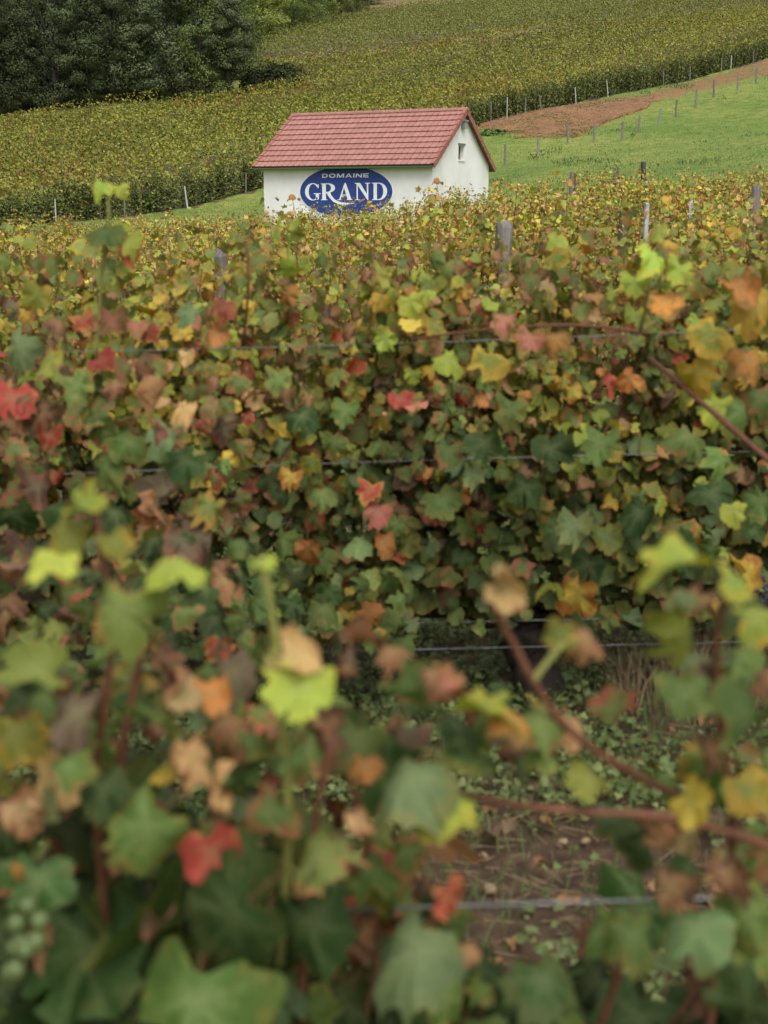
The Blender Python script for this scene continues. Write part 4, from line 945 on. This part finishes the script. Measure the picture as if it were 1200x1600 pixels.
trellis('wire trellis of the blurred front vine row', ROWY[1], -2.1, 2.2, [(-900, 900, .09, 0, 'wood'), (2100, 900, .09, 0, 'wood')], (.34, .80), .0018, -.02)
trellis('wire trellis with two low wires before the dark stump', ROWY[2], -3.4, 3.4, [(-300, 420, .10, 0, 'wood'), (1500, 400, .10, 0, 'wood')], (.225, .318), .0018, -.14)
trellis('upper leaf wires along the second vine row', ROWY[2] - .02, -3.4, 3.4, [(-320, 430, .05, 0, 'metal_post'), (1520, 410, .05, 0, 'metal_post')], (.85, 1.215), .0014, -.19)
trellis('wire trellis of the third vine row', ROWY[3], -3.6, 3.6, [(-200, 380, .09, 0, 'wood'), (1400, 330, .09, 0, 'wood')], (.35, .8, 1.2))
trellis('wire trellis with the two broad grey wooden posts', ROWY[4], -4.4, 4.4, [(784, 346, .115, 1, 'wood'), (322, 384, .085, -9, 'wood')], (.35, .8, 1.2))
trellis('wire trellis of the fifth row with a thin grey metal post', ROWY[5], -5, 5, [(1009, 318, .05, 0, 'metal_post')], (.35, .8, 1.2))
trellis('wire trellis of the sixth row with weathered posts at right', ROWY[6], -6, 6, [(1182, 289, .105, -2, 'wood'), (972, 326, .10, 0, 'wood_dark')], (.35, .8, 1.2))
trellis('wire trellis of the eighth row with a slim metal post', ROWY[8], -8, 8, [(1086, 312, .06, 0, 'metal_post')], (.35, .8, 1.2))
def edge_fence():
    t = empty('boundary_fence', tuple(hit(963, 330, 20))); Y0 = 31.0
    t.location = (5.7, Y0, h1(5.7, Y0)); tag(t, 'row of dark leaning fence posts rising above the vines at right', 'fence'); loc = np.array(t.location)
    for px, topy, w, lean, mat in ((893, 268, .11, 0, 'wood'), (898, 271, .12, 3, 'wood_dark'), (963, 262, .11, 1, 'wood'), (1004, 252, .13, -7, 'wood_dark')):
        Y = Y0 + (2 if px < 900 else 0); P = at(px, topy, Y); hgt = P[2] - h1(P[0], Y)
        o = link('post', post_mesh(w, hgt, mat, px), t, tuple(np.array([P[0], Y, h1(P[0], Y)]) - loc)); o.rotation_euler = (0, R(lean), random.uniform(0, 1)); o.location.x -= math.tan(R(lean)) * hgt * .8
edge_fence()

# ================================================================== the hillside
# front row of the hillside vineyard: individual vines
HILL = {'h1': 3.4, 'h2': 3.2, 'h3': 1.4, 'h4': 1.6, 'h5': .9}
HC = [crown_variant(700 + i, 700, {'h1': .5, 'h2': 1.6, 'h3': 5.0, 'h4': .1, 'h5': .2, 'dark': 3, 'deep': 2}, 1.5, .05, 1.6) for i in range(6)]
dl = np.array([1, 1.16]) / math.hypot(1, 1.16); pl = np.array([-dl[1], dl[0]])
s = -31.0
while s < 62:
    x, y = np.array([0, 91.7]) + dl * s + pl * .4
    px, py = project([[x, y, h1(x, y)]])
    if -30 < px[0] < 1240 and not (430 < px[0] < 735): far_vine(x, y, 'green vine in the lowest row of the hillside vineyard', 'front vines of the hillside vineyard', HC, math.atan2(dl[1], dl[0]), 1.2)
    s += 1.22
def hill_block(name, poly, label, spacing, table_lo, seed, first=1, per_m=46, tone=None):
    rg = np.random.default_rng(seed); P = []
    for k in range(first, 110):
        o = np.array([0, 91.7]) + pl * (k * spacing + .4)
        ss = np.arange(-110, 190, 1.0 / per_m); q = o[None] + dl[None] * ss[:, None]
        ins = inside(poly, q[:, 0], q[:, 1]); q = q[ins]
        if not len(q): continue
        P.append(np.concatenate([q, np.full((len(q), 1), k)], 1))
    P = np.vstack(P)
    # thin out what the camera and its neighbourhood never see
    px = 600 + F * P[:, 0] / (P[:, 1] * 1.0); P = P[(px > -330) & (px < 1530)]
    # gaps between plants
    vine_phase = np.sin((P[:, 0] * dl[0] + P[:, 1] * dl[1]) * 5.2 + P[:, 2] * 2.1); P = P[rg.uniform(size=len(P)) < .80 + .2 * vine_phase]
    n = len(P); zz = hz(P[:, 0], P[:, 1]) + .10 * 0
    hfrac = rg.uniform(.08, 1, n) ** .7
    big = np.array([mnoise.noise(Vector((x * .06, y * .06, seed))) for x, y in P[:, :2]]); med = np.array([mnoise.noise(Vector((x * .45, y * .45, seed))) for x, y in P[:, :2]])
    rowr = np.random.default_rng(seed + 50).normal(size=400)[P[:, 2].astype(int)]
    hgt = 1.42 * (1 + .20 * med + .15 * rowr)
    lat = rg.normal(size=n) * .24 * (1.15 - .5 * hfrac)
    pos = np.stack([P[:, 0] + pl[0] * lat, P[:, 1] + pl[1] * lat, zz + hfrac * hgt], 1)
    Nn = np.stack([pl[0] * lat * 3.2, pl[1] * lat * 3.2, (hfrac - .45) * 1.8], 1) + rg.normal(size=(n, 3)) * .38; T = rg.normal(size=(n, 3)); T[:, 2] -= .5
    S_ = rg.uniform(.10, .19, n) * (1.1 - .3 * hfrac)
    keys = list(table_lo); pr = np.array([table_lo[c] for c in keys], float)
    cols_a = np.array([CLS[c][0] for c in keys]); cols_b = np.array([CLS[c][1] for c in keys])
    darkc = np.array([c in ('h3', 'h2') for c in keys])  # darker classes gather by noise, putting clump shading into the leaf colour
    warm = np.array([c in ('h5',) for c in keys])
    fine = np.array([mnoise.noise(Vector((x * 1.1, y * 1.1, seed + 5))) for x, y in P[:, :2]])
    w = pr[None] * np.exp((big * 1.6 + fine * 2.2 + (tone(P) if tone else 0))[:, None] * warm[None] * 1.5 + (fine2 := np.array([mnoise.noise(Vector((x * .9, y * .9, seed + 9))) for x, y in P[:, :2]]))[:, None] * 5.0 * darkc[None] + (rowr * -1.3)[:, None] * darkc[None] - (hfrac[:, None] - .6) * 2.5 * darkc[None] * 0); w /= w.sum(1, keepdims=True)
    ci = (w.cumsum(1) < rg.uniform(size=(n, 1))).sum(1).clip(0, len(keys) - 1)
    fr = leaf_frames(Nn, T)
    tv = np.array([[1, 0, 0], [.25, .62, .1], [-.7, .35, -.05], [-.65, -.4, .08], [.2, -.66, 0]])          # ragged five-cornered leaf tuft
    tt = np.array([[0, 1, 2], [0, 2, 3], [0, 3, 4]])
    V = (np.einsum('kij,nj->kni', fr, tv) * S_[:, None, None] + pos[:, None]).reshape(-1, 3)
    Tt = (tt[None] + (np.arange(n) * 5)[:, None, None]).reshape(-1, 3)
    k_ = rg.uniform(.8, 1.2, (n, 1))
    ca = np.concatenate([cols_a[ci] * k_, rg.uniform(0, 1, (n, 1))], 1); cb = np.concatenate([cols_b[ci] * k_, np.zeros((n, 1))], 1)
    me = np_mesh(name, V, Tt, M['leaf_far'], {'ca': np.repeat(ca, 5, 0), 'cb': np.repeat(cb, 5, 0)})
    return tag(link(name, me), label, 'vines', kind='stuff')
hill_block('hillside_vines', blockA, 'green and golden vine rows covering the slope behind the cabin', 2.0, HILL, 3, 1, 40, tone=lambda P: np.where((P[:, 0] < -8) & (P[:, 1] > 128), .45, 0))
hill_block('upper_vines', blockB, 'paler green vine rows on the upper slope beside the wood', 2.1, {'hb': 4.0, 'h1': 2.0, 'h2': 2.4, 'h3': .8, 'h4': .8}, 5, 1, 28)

def hill_trellis():
    t = empty('hillside_trellis', (0, 91.7, h1(0, 91.7))); tag(t, 'pale trellis posts along the lowest hillside vine row', 'trellis'); loc = np.array(t.location)
    def add(px, by, ty, mat, w=.09, lean=0):
        # on the foot line of the vineyard
        d = ray(px, by); k = d[0] / d[1]; Y = 91.7 / (1 - 1.16 * k) - .35; X = k * Y; z = h1(X, Y)
        hgt = max(1.3, min(2.2, (by - ty) / F * Y / d[1]))
        o = link('post', post_mesh(w, hgt, mat, int(px)), t, tuple(np.array([X, Y, z]) - loc)); o.rotation_euler = (0, R(lean), .3)
    for px, by, ty, mat, w, lean in ((293, 322, 293, 'white_post', .10, -6), (195, 334, 305, 'wood', .08, 0), (88, 350, 330, 'white_post', .07, 0), (384, 300, 285, 'wood', .08, 2),
                                     (767, 192, 157, 'wood', .07, 0), (792, 186, 152, 'white_post', .07, 0), (821, 173, 148, 'wood', .08, 0), (846, 169, 145, 'wood', .09, -9), (900, 158, 136, 'white_post', .09, -5), (950, 152, 143, 'white_post', .08, -8),
                                     (1037, 131, 111, 'wood', .10, -4), (1078, 121, 107, 'wood', .08, 0), (1127, 110, 90, 'wood', .09, 0), (1142, 106, 94, 'white_post', .08, 0), (1177, 92, 78, 'wood', .08, 0)):
        add(px, by, ty, mat, w, lean)
    for wz in (.8, 1.3):
        pts = []
        for s_ in np.linspace(-30, 62, 50):
            x, y = np.array([0, 91.7]) + dl * s_ - pl * .1; pts.append(tuple(np.array([x, y, h1(x, y) + wz]) - loc))
        MB().tube(pts, .002, 4).build('wire', M['wire'], t)
hill_trellis()
def upper_trellis():
    t = empty('upper_trellis', tuple(hit(900, 47))); tag(t, 'small pale posts along the foot of the upper vine rows', 'trellis'); loc = np.array(t.location)
    for px, by in ((655, 63), (735, 56), (753, 53), (805, 48), (855, 43), (938, 36), (945, 35), (985, 32), (1065, 27), (1130, 20), (445, 48), (385, 60), (560, 130), (475, 125)):
        p = hit(px, by + 3); o = link('post', post_mesh(.10, 1.7, 'wood', px), t, tuple(p - loc)); o.rotation_euler = (0, R(random.uniform(-5, 5)), 0)
upper_trellis()
def pasture_fence():
    pts = [(789, 258, 75), (840, 247, 72), (887, 225, 60), (928, 222, 72), (971, 220, 63), (998, 208, 60), (1029, 198, 56), (1056, 184, 57), (1087, 167, 60), (1115, 152, 55), (1152, 142, 60), (1181, 132, 63), (1215, 121, 60)]
    P = [hit(p[0], p[1]) for p in pts]
    t = empty('pasture_fence', tuple(P[0])); tag(t, 'line of leaning wooden posts climbing across the green pasture', 'fence'); loc = np.array(t.location)
    leans = [0, 1, -2, 0, 4, 1, 8, 0, 2, -2, 1, 0, 0]
    for p, q, ln in zip(P, pts, leans):
        o = link('post', post_mesh(.14, 1.25, 'wood', q[0]), t, tuple(p - loc)); o.rotation_euler = (0, R(ln), random.uniform(0, 1))
    for wz in (.55, 1.0):
        MB().tube([tuple(p - loc + np.array([0, -.06, wz])) for p in P], .0018, 4).build('wire', M['wire'], t)
pasture_fence()

# ------------------------------------------------------------------ trees
def tree_meshes(seed, hgt, rad, low=.12, nclump=120, per=190, leaf=.135, cols=((.10, .125, .06), (.15, .165, .075))):
    rg = np.random.default_rng(seed); mb = MB(); tr = hgt * .016 + .08
    pts = [(rg.normal() * .12 * f * hgt * .1, rg.normal() * .12 * f * hgt * .1, f * hgt * .86 - .4) for f in np.linspace(0, 1, 7)]
    mb.tube(pts, [tr * (1.25 - 1.1 * f) for f in np.linspace(0, 1, 7)], 8)
    cl = []
    for k in range(nclump):
        f = low + (1 - low) * rg.uniform() ** .9; prof = math.sin(math.pi * min(1, (f - low) / (1 - low) * .80 + .16)) ** .7
        a = rg.uniform(0, 6.283); rr = rad * prof * math.sqrt(rg.uniform(.12, 1)) * rg.uniform(.8, 1.15); cl.append((rr * math.cos(a), rr * math.sin(a), f * hgt, rg.uniform(.45, 1.2) * rad * .27))
    for k in range(0, nclump, 4):
        x, y, z, r = cl[k]; i = max(1, min(5, int(z / hgt * 5))); b = pts[i]; zb = min(b[2], z * .85)
        mb.tube([(b[0], b[1], zb), (x * .5, y * .5, (zb + z) / 2 + .2), (x, y, z)], [tr * .4, tr * .25, tr * .08], 5)
    P = []; A_ = []; nn = []
    for x, y, z, r in cl:
        v = unit(rg.normal(size=(per, 3))) * (rg.uniform(.25, 1, (per, 1)) ** .5); v[:, 2] *= .62
        P.append(np.array([x, y, z]) + v * r * 1.25); nn.append(unit(v * np.array([1, 1, 1.4])) + np.array([0, 0, .45]) + rg.normal(size=(per, 3)) * .4); A_.append(np.full(per, rg.uniform(.75, 1.3)))
    P = np.vstack(P); nn = np.vstack(nn); tone = np.concatenate(A_); n = len(P)
    fr = leaf_frames(nn, rg.normal(size=(n, 3))); S_ = rg.uniform(.6, 1.25, n) * leaf
    tv = np.array([[1, 0, 0], [.1, .6, .12], [-.8, .1, -.1], [.05, -.62, .1]]); tt = np.array([[0, 1, 2], [0, 2, 3]])
    V = (np.einsum('kij,nj->kni', fr, tv) * S_[:, None, None] + P[:, None]).reshape(-1, 3); T = (tt[None] + (np.arange(n) * 4)[:, None, None]).reshape(-1, 3)
    k_ = tone[:, None] * rg.uniform(.8, 1.2, (n, 1))
    ca = np.concatenate([np.array(cols[0])[None] * k_, rg.uniform(0, 1, (n, 1))], 1); cb = np.concatenate([np.array(cols[1])[None] * k_, np.zeros((n, 1))], 1)
    return mb.mesh('trunk', M['tree_bark'], True), np_mesh('crown', V, T, M['tree_leaf'], {'ca': np.repeat(ca, 4, 0), 'cb': np.repeat(cb, 4, 0)})
DARKT = ((.10, .125, .06), (.15, .165, .075)); MIDT = ((.14, .185, .06), (.21, .235, .075)); YELT = ((.23, .28, .07), (.34, .32, .09))
TV = [tree_meshes(800, 15, 4.2, .06), tree_meshes(801, 17, 4.6, .05), tree_meshes(802, 13, 4.0, .05), tree_meshes(803, 14, 4.4, .06, cols=MIDT), tree_meshes(804, 12, 3.8, .06, cols=YELT), tree_meshes(805, 16, 4.0, .08, cols=((.11, .145, .065), (.15, .175, .075)))]
def tree(kind, p, sc, label, group, name='broadleaf_tree'):
    t = empty(name, tuple(p), random.uniform(0, 6.28)); t.scale = (sc, sc, sc * random.uniform(.92, 1.1)); tag(t, label, 'tree', group)
    tm_, cm = TV[kind] if isinstance(kind, int) else kind
    link('trunk', tm_, t); link('crown', cm, t)
    return t
WG = 'trees of the dark wood'
pos_words = ['leftmost', 'second', 'third', 'fourth', 'fifth', 'sixth', 'seventh', 'eighth', 'ninth', 'tenth', 'eleventh', 'twelfth']
def on_ground(px, Y):
    d = ray(px, 150); X = d[0] / d[1] * Y; return np.array([X, Y, h1(X, Y)])
for i, px in enumerate(np.linspace(-60, 318, 9)):
    tree([0, 1, 2, 0, 5, 1, 0, 2, 3][i], on_ground(px + random.uniform(-8, 8), 152 + random.uniform(0, 3)), random.uniform(.92, 1.1), 'dark tree at the foot of the wood, %s from the left along its edge' % pos_words[i].replace('leftmost', 'first'), WG)
for i, px in enumerate(np.linspace(-70, 345, 9)):
    tree([1, 0, 5, 1, 3, 0, 1, 3, 3][i], on_ground(px + random.uniform(-10, 10), 163 + random.uniform(0, 4)), random.uniform(.95, 1.15), 'dark green tree behind the front trees of the wood', WG)
for i, px in enumerate(np.linspace(-60, 350, 8)):
    tree([0, 1, 3, 5, 1, 3, 0, 3][i], on_ground(px + random.uniform(-10, 10), 178 + random.uniform(0, 5)), random.uniform(1, 1.2), 'dark green tree deep inside the wood', WG)
for i, px in enumerate(np.linspace(-40, 400, 8)):
    tree([1, 0, 3, 1, 3, 4, 3, 4][i], on_ground(px + random.uniform(-10, 10), 205 + random.uniform(0, 8)), random.uniform(1, 1.2), 'tree high up the slope in the wood', WG)
for i, px in enumerate(np.linspace(-560, -110, 9)):
    tree([0, 1, 3, 5, 1, 3, 0, 3, 1][i], on_ground(px, 156 + (i % 3) * 9), random.uniform(.95, 1.15), 'dark tree of the wood running on beyond the left edge', WG)
UP = [(398, 60, 4, .75), (425, 56, 4, .85), (455, 50, 3, .9), (482, 44, 3, .85), (508, 36, 4, .85), (532, 28, 3, .9), (558, 18, 3, .8), (580, 8, 0, .8), (605, 0, 0, .8), (350, 70, 0, 1.0), (375, 66, 3, .95)]
for i, (px, py, k, sc) in enumerate(UP):
    tree(k, hit(px, py), sc, 'lighter green tree on the wood edge beside the upper vines, %s going right' % (['first', 'second', 'third', 'fourth', 'fifth', 'sixth', 'seventh', 'eighth', 'ninth', 'tenth', 'eleventh'][i]), 'trees along the upper wood edge')
for i in range(14):
    tree(random.choice([0, 1, 3]), on_ground(320 + i * 30, 285 + random.uniform(0, 14) + max(0, i - 6) * 4), random.uniform(.9, 1.15), 'tree in the far wood at the top edge of the picture', 'trees of the far wood')
lone = tree_meshes(820, 9.6, 2.9, .30, 85, 190, .13, DARKT)
tree(lone, on_ground(357, 150.5), 1.0, 'dark lone tree with bare lower trunk at the right end of the wood', 'lone tree', 'lone_tree')
def bush(px, py, w, hgt, label, cols, n=2600, Y=None):
    p = hit(px, py) if Y is None else on_ground(px, Y); rg = np.random.default_rng(int(px))
    t = empty('bush', tuple(p)); tag(t, label, 'bush', 'bushes below the wood')
    v = unit(rg.normal(size=(n, 3))) * (rg.uniform(.3, 1, (n, 1)) ** .5); v[:, 2] = np.abs(v[:, 2])
    lump = np.array([1 + .35 * mnoise.noise(Vector(q) * 2.6 + Vector((px, 0, 0))) for q in v])
    P = v * np.array([w / 2, w / 3.2, hgt]) * lump[:, None]; fr = leaf_frames(v + np.array([0, 0, .4]) + rg.normal(size=(n, 3)) * .4, rg.normal(size=(n, 3)))
    tv = np.array([[1, 0, 0], [.1, .6, .12], [-.8, .1, -.1], [.05, -.62, .1]]); tt = np.array([[0, 1, 2], [0, 2, 3]]); S_ = rg.uniform(.10, .22, n)
    V = (np.einsum('kij,nj->kni', fr, tv) * S_[:, None, None] + P[:, None]).reshape(-1, 3); T = (tt[None] + (np.arange(n) * 4)[:, None, None]).reshape(-1, 3)
    k_ = rg.uniform(.75, 1.25, (n, 1)); ca = np.concatenate([np.array(cols[0])[None] * k_, rg.uniform(0, 1, (n, 1))], 1); cb = np.concatenate([np.array(cols[1])[None] * k_, np.zeros((n, 1))], 1)
    link('crown', np_mesh('crown', V, T, M['tree_leaf'], {'ca': np.repeat(ca, 4, 0), 'cb': np.repeat(cb, 4, 0)}), t)
    mb = MB()
    for k in range(6):
        a = rg.uniform(0, 6.28); mb.tube([(0, 0, -.2), (math.cos(a) * w * .12, math.sin(a) * w * .1, hgt * .4), (math.cos(a) * w * .3, math.sin(a) * w * .2, hgt * .8)], [.06, .04, .015], 5)
    mb.build('stems', M['tree_bark'], t)
bush(436, 147, 7.4, 2.9, 'long low dark bush right of the lone tree', ((.05, .066, .03), (.075, .09, .04)), 4200, Y=157)
bush(396, 152, 3.6, 2.7, 'round dark bush at the foot of the lone tree', ((.06, .078, .036), (.09, .105, .045)), Y=154.5)
bush(345, 154, 4.0, 2.3, 'bright green shrub left of the lone tree trunk', MIDT, Y=150)
bush(310, 154, 4.0, 2.6, 'olive shrub at the edge of the wood', ((.06, .07, .03), (.11, .10, .04)), Y=150)
def tuft(px, py, w, hgt, label, cols): bush(px, py, w, hgt, label, cols, 320)
#tuft(998, 155, 1.6, .3, 'dry brown scrub at the upper end of the ploughed patch', ((.36, .25, .15), (.42, .3, .18)))
#tuft(1135, 122, 2.2, .4, 'reddish scrub between pasture fence and hillside vines', ((.36, .25, .15), (.42, .3, .18)))
#tuft(988, 186, 1.2, .4, 'low scrub tuft at the fence right of the ploughed patch', ((.2, .16, .08), (.28, .2, .1)))
tuft(770, 212, 2.0, .45, 'green weed tuft below the ploughed patch by the gable', ((.11, .19, .055), (.15, .2, .06)))

# ------------------------------------------------------------------ grass
def blades(name, P, hgt, wid, label, mat, rg, lean=.5, cat='grass'):
    n = len(P); a = rg.uniform(0, 6.283, n); h = hgt * rg.uniform(.5, 1.25, n); ln = h * rg.uniform(.1, lean, n); b = rg.uniform(0, 6.283, n)
    w = wid * rg.uniform(.6, 1.3, n)
    dx = np.stack([np.cos(a), np.sin(a), 0 * a], 1) * w[:, None]; tip = np.stack([np.cos(b) * ln, np.sin(b) * ln, h], 1); midp = np.stack([np.cos(b) * ln * .3, np.sin(b) * ln * .3, h * .6], 1)
    V = np.stack([P - dx, P + dx, P + midp + dx * .7, P + midp - dx * .7, P + tip], 1).reshape(-1, 3)
    T = (np.array([[0, 1, 2], [0, 2, 3], [3, 2, 4]])[None] + (np.arange(n) * 5)[:, None, None]).reshape(-1, 3)
    return tag(link(name, np_mesh(name, V, T, mat)), label, cat, kind='stuff')
rgG = np.random.default_rng(90)
def scatter(n, x0, x1, y0, y1, cond=None):
    x = rgG.uniform(x0, x1, n); y = rgG.uniform(y0, y1, n)
    if cond is not None:
        k = cond(x, y); x, y = x[k], y[k]
    return np.stack([x, y, hz(x, y)], 1)
m_past = simple('pasture_blade', (.11, .17, .034), (.26, .26, .072), .35, .7, .1, .001)
Pg = scatter(150000, -40, 62, 43, 150, lambda x, y: (y < line_y(x) - .3) & (np.abs(x) < .36 * y + 2) & ~inside(soil_poly, x, y) & (rgG.uniform(size=len(x)) < np.clip(75 / y, .35, 1)))
Pg[:, 2] += .02
blades('pasture_grass', Pg, .075, .03, 'short green pasture grass around the cabin and up the slope', m_past, rgG, .9)
Pc = scatter(9000, min(p[0] for p in soil_poly), max(p[0] for p in soil_poly), min(p[1] for p in soil_poly), max(p[1] for p in soil_poly), lambda x, y: inside(soil_poly, x, y))
Pc[:, 2] += .17
def clods(P):
    rg = np.random.default_rng(95); n = len(P); sz = rg.uniform(.03, .09, n) * rg.uniform(.6, 1.4, n)
    base_ = np.array([[1, 0, 0], [-.5, .87, 0], [-.5, -.87, 0], [.1, .1, .8]]); V = base_[None] * sz[:, None, None] * rg.uniform(.6, 1.3, (n, 4, 3))
    a = rg.uniform(0, 6.28, n); ca_, sa = np.cos(a), np.sin(a); X = V[..., 0] * ca_[:, None] - V[..., 1] * sa[:, None]; Y = V[..., 0] * sa[:, None] + V[..., 1] * ca_[:, None]
    V = np.stack([X, Y, V[..., 2]], -1) + P[:, None]
    T = (np.array([[0, 1, 3], [1, 2, 3], [2, 0, 3]])[None] + (np.arange(n) * 4)[:, None, None]).reshape(-1, 3)
    tag(link('clods', np_mesh('clods', V.reshape(-1, 3), T, simple('clod_soil', (.15, .078, .038), (.32, .185, .095), 1.3, .95, .3, .02))), 'loose orange clods and pale stones on the ploughed patch', 'soil', kind='stuff')
clods(Pc)
Pc2 = Pc[np.array([mnoise.noise(Vector((p[0] * .35, p[1] * .35, 2))) > .05 for p in Pc])]; Pc2[:, 2] -= .06
Pc3 = scatter(16000, min(p[0] for p in soil_poly) - 2, max(p[0] for p in soil_poly) + 2, min(p[1] for p in soil_poly) - 2, max(p[1] for p in soil_poly) + 2, lambda x, y: inside(soil_poly, x, y) != inside(soil_poly, x + 1.2, y + 1.0)); Pc3[:, 2] += .08; Pc2 = np.vstack([Pc2, Pc3[::2]])
blades('patch_weeds', Pc2, .12, .05, 'sparse green weeds growing through the ploughed patch', m_past, rgG, .9, 'weeds')
Pd = scatter(120000, -40, 62, 43, 150, lambda x, y: (y < line_y(x) - .3) & (np.abs(x) < .36 * y + 2) & ~inside(soil_poly, x, y))
Pd = Pd[np.array([mnoise.fractal(Vector((p[0] * .22, p[1] * .10, 6)), 1.0, 2.0, 3) > .42 for p in Pd])]
blades('rank_grass', Pd, .16, .04, 'darker rank grass tufts dotted over the pasture', simple('rank_blade', (.075, .135, .034), (.12, .17, .045), .35, .7, .1, .001), rgG, .8)
# ground between the nearest rows: low weeds, grass, straw, fallen leaves, stones
bare = lambda x, y: np.exp(-(((x - .62) / .50) ** 2 + ((y - 2.75) / .36) ** 2))
Pn = scatter(64000, -2.6, 2.9, 1.5, 6.2, lambda x, y: rgG.uniform(size=len(x)) > bare(x, y) * .98 + .05)
cl = np.array([mnoise.noise(Vector((p[0] * 2.6, p[1] * 2.6, 4))) for p in Pn]); Pn = Pn[cl > -.22]
rgW = np.random.default_rng(91); n = len(Pn)
CLS['weed'] = ((.11, .165, .045), (.16, .19, .06)); CLS['weed2'] = ((.165, .21, .065), (.20, .21, .07)); CLS['weed3'] = ((.065, .11, .03), (.11, .14, .04))
Pw = Pn + np.stack([0 * cl[cl > -.22], 0 * cl[cl > -.22], rgW.uniform(.015, .085, n)], 1)
Nw = np.stack([rgW.normal(size=n) * .35, rgW.normal(size=n) * .35 - .1, np.ones(n)], 1)
me = merged_leaves('weeds', Pw, leaf_frames(Nw, rgW.normal(size=(n, 3))), rgW.uniform(.006, .021, n) * rgW.uniform(.7, 1.2, n), [['weed', 'weed2', 'weed3'][i] for i in rgW.integers(0, 3, n)], TPL_LO, M['weed'], rgW)
tag(link('weeds', me), 'low green weeds carpeting the soil between the vine rows', 'weeds', kind='stuff')
blades('row_grass', scatter(26000, -2.6, 2.9, 1.5, 6.2, lambda x, y: rgG.uniform(size=len(x)) > bare(x, y) * .8), .09, .0022, 'thin grass blades between the vine rows', M['blade'], rgG, 1.2)
Ps = scatter(5200, -1.8, 2.2, 1.7, 4.6, lambda x, y: rgG.uniform(size=len(x)) < .22 + bare(x, y)); Ps[:, 2] += .012
def litter(name, P, label, mat):
    rg = np.random.default_rng(92); n = len(P); a = rg.uniform(0, 6.28, n); L_ = rg.uniform(.02, .11, n) * np.where(rg.uniform(size=n) < .06, 2.2, 1); d = np.stack([np.cos(a), np.sin(a), rg.normal(size=n) * .12], 1) * L_[:, None]; w = np.stack([-np.sin(a), np.cos(a), 0 * a], 1) * .0013
    u = np.array([0, 0, .0022]); V = np.stack([P - w, P + w, P + u, P + d - w, P + d + w, P + d + u], 1).reshape(-1, 3)
    T = (np.array([[0, 1, 4], [0, 4, 3], [1, 2, 5], [1, 5, 4], [2, 0, 3], [2, 3, 5]])[None] + (np.arange(n) * 6)[:, None, None]).reshape(-1, 3)
    tag(link(name, np_mesh(name, V, T, mat)), label, 'straw', kind='stuff')
litter('straw', Ps, 'dry straw and twigs littering the bare soil', M['straw'])
Pt = scatter(420, .75, 1.25, 3.72, 4.1); blades('dry_grass', Pt, .24, .0020, 'tuft of dry straw coloured grass beside the dark stump', M['straw'], rgG, .8)
# fallen leaves and stones lying singly
fl_i = 0
for x, y in zip(rgG.uniform(-.2, 1.3, 90), rgG.uniform(2.1, 3.8, 90)):
    cls = random.choice(['brown', 'brown', 'brown', 'purple', 'purple', 'tan']); z = h1(x, y) + .028
    o = bpy.data.objects.new('fallen_leaf', random.choice(LEAF_MID[cls])); C.objects.link(o)
    f = leaf_frames(np.array([[rng.normal() * .3, rng.normal() * .3, 1]]), rng.normal(size=(1, 3)))[0] * rng.uniform(.02, .042)
    o.matrix_world = Matrix(((f[0, 0], f[0, 1], f[0, 2], x), (f[1, 0], f[1, 1], f[1, 2], y), (f[2, 0], f[2, 1], f[2, 2], z), (0, 0, 0, 1)))
    tag(o, 'dry fallen vine leaf on the soil between the rows', 'leaf', 'fallen leaves between the first two rows')
def stone(px, py, s, label):
    p = hit(px, py, 1.2); rg = np.random.default_rng(px); bm = bmesh.new(); bmesh.ops.create_icosphere(bm, subdivisions=2, radius=1)
    for v in bm.verts:
        k = 1 + .22 * mnoise.noise(v.co * 1.6 + Vector((px, 0, 0))); v.co = Vector((v.co.x * s * k, v.co.y * s * .8 * k, v.co.z * s * .55 * k))
    me = bpy.data.meshes.new('stone'); bm.to_mesh(me); bm.free(); me.materials.append(M['stone'])
    o = link('stone', me, None, (p[0], p[1], p[2] + s * .25)); o.rotation_euler.z = rg.uniform(0, 3); tag(o, label, 'stone', 'stones on the soil')
stone(765, 1395, .020, 'larger pale flat stone on the bare soil among straw'); stone(755, 1340, .013, 'small stone just above the pale flat stone'); stone(880, 1318, .013, 'small tan stone left of another below the horizontal cane'); stone(915, 1315, .013, 'small tan stone right of its neighbour below the horizontal cane')
stone(975, 1258, .012, 'small orange stone near the top of the bare soil'); stone(760, 1045, .013, 'small white stone left of the dark stump')
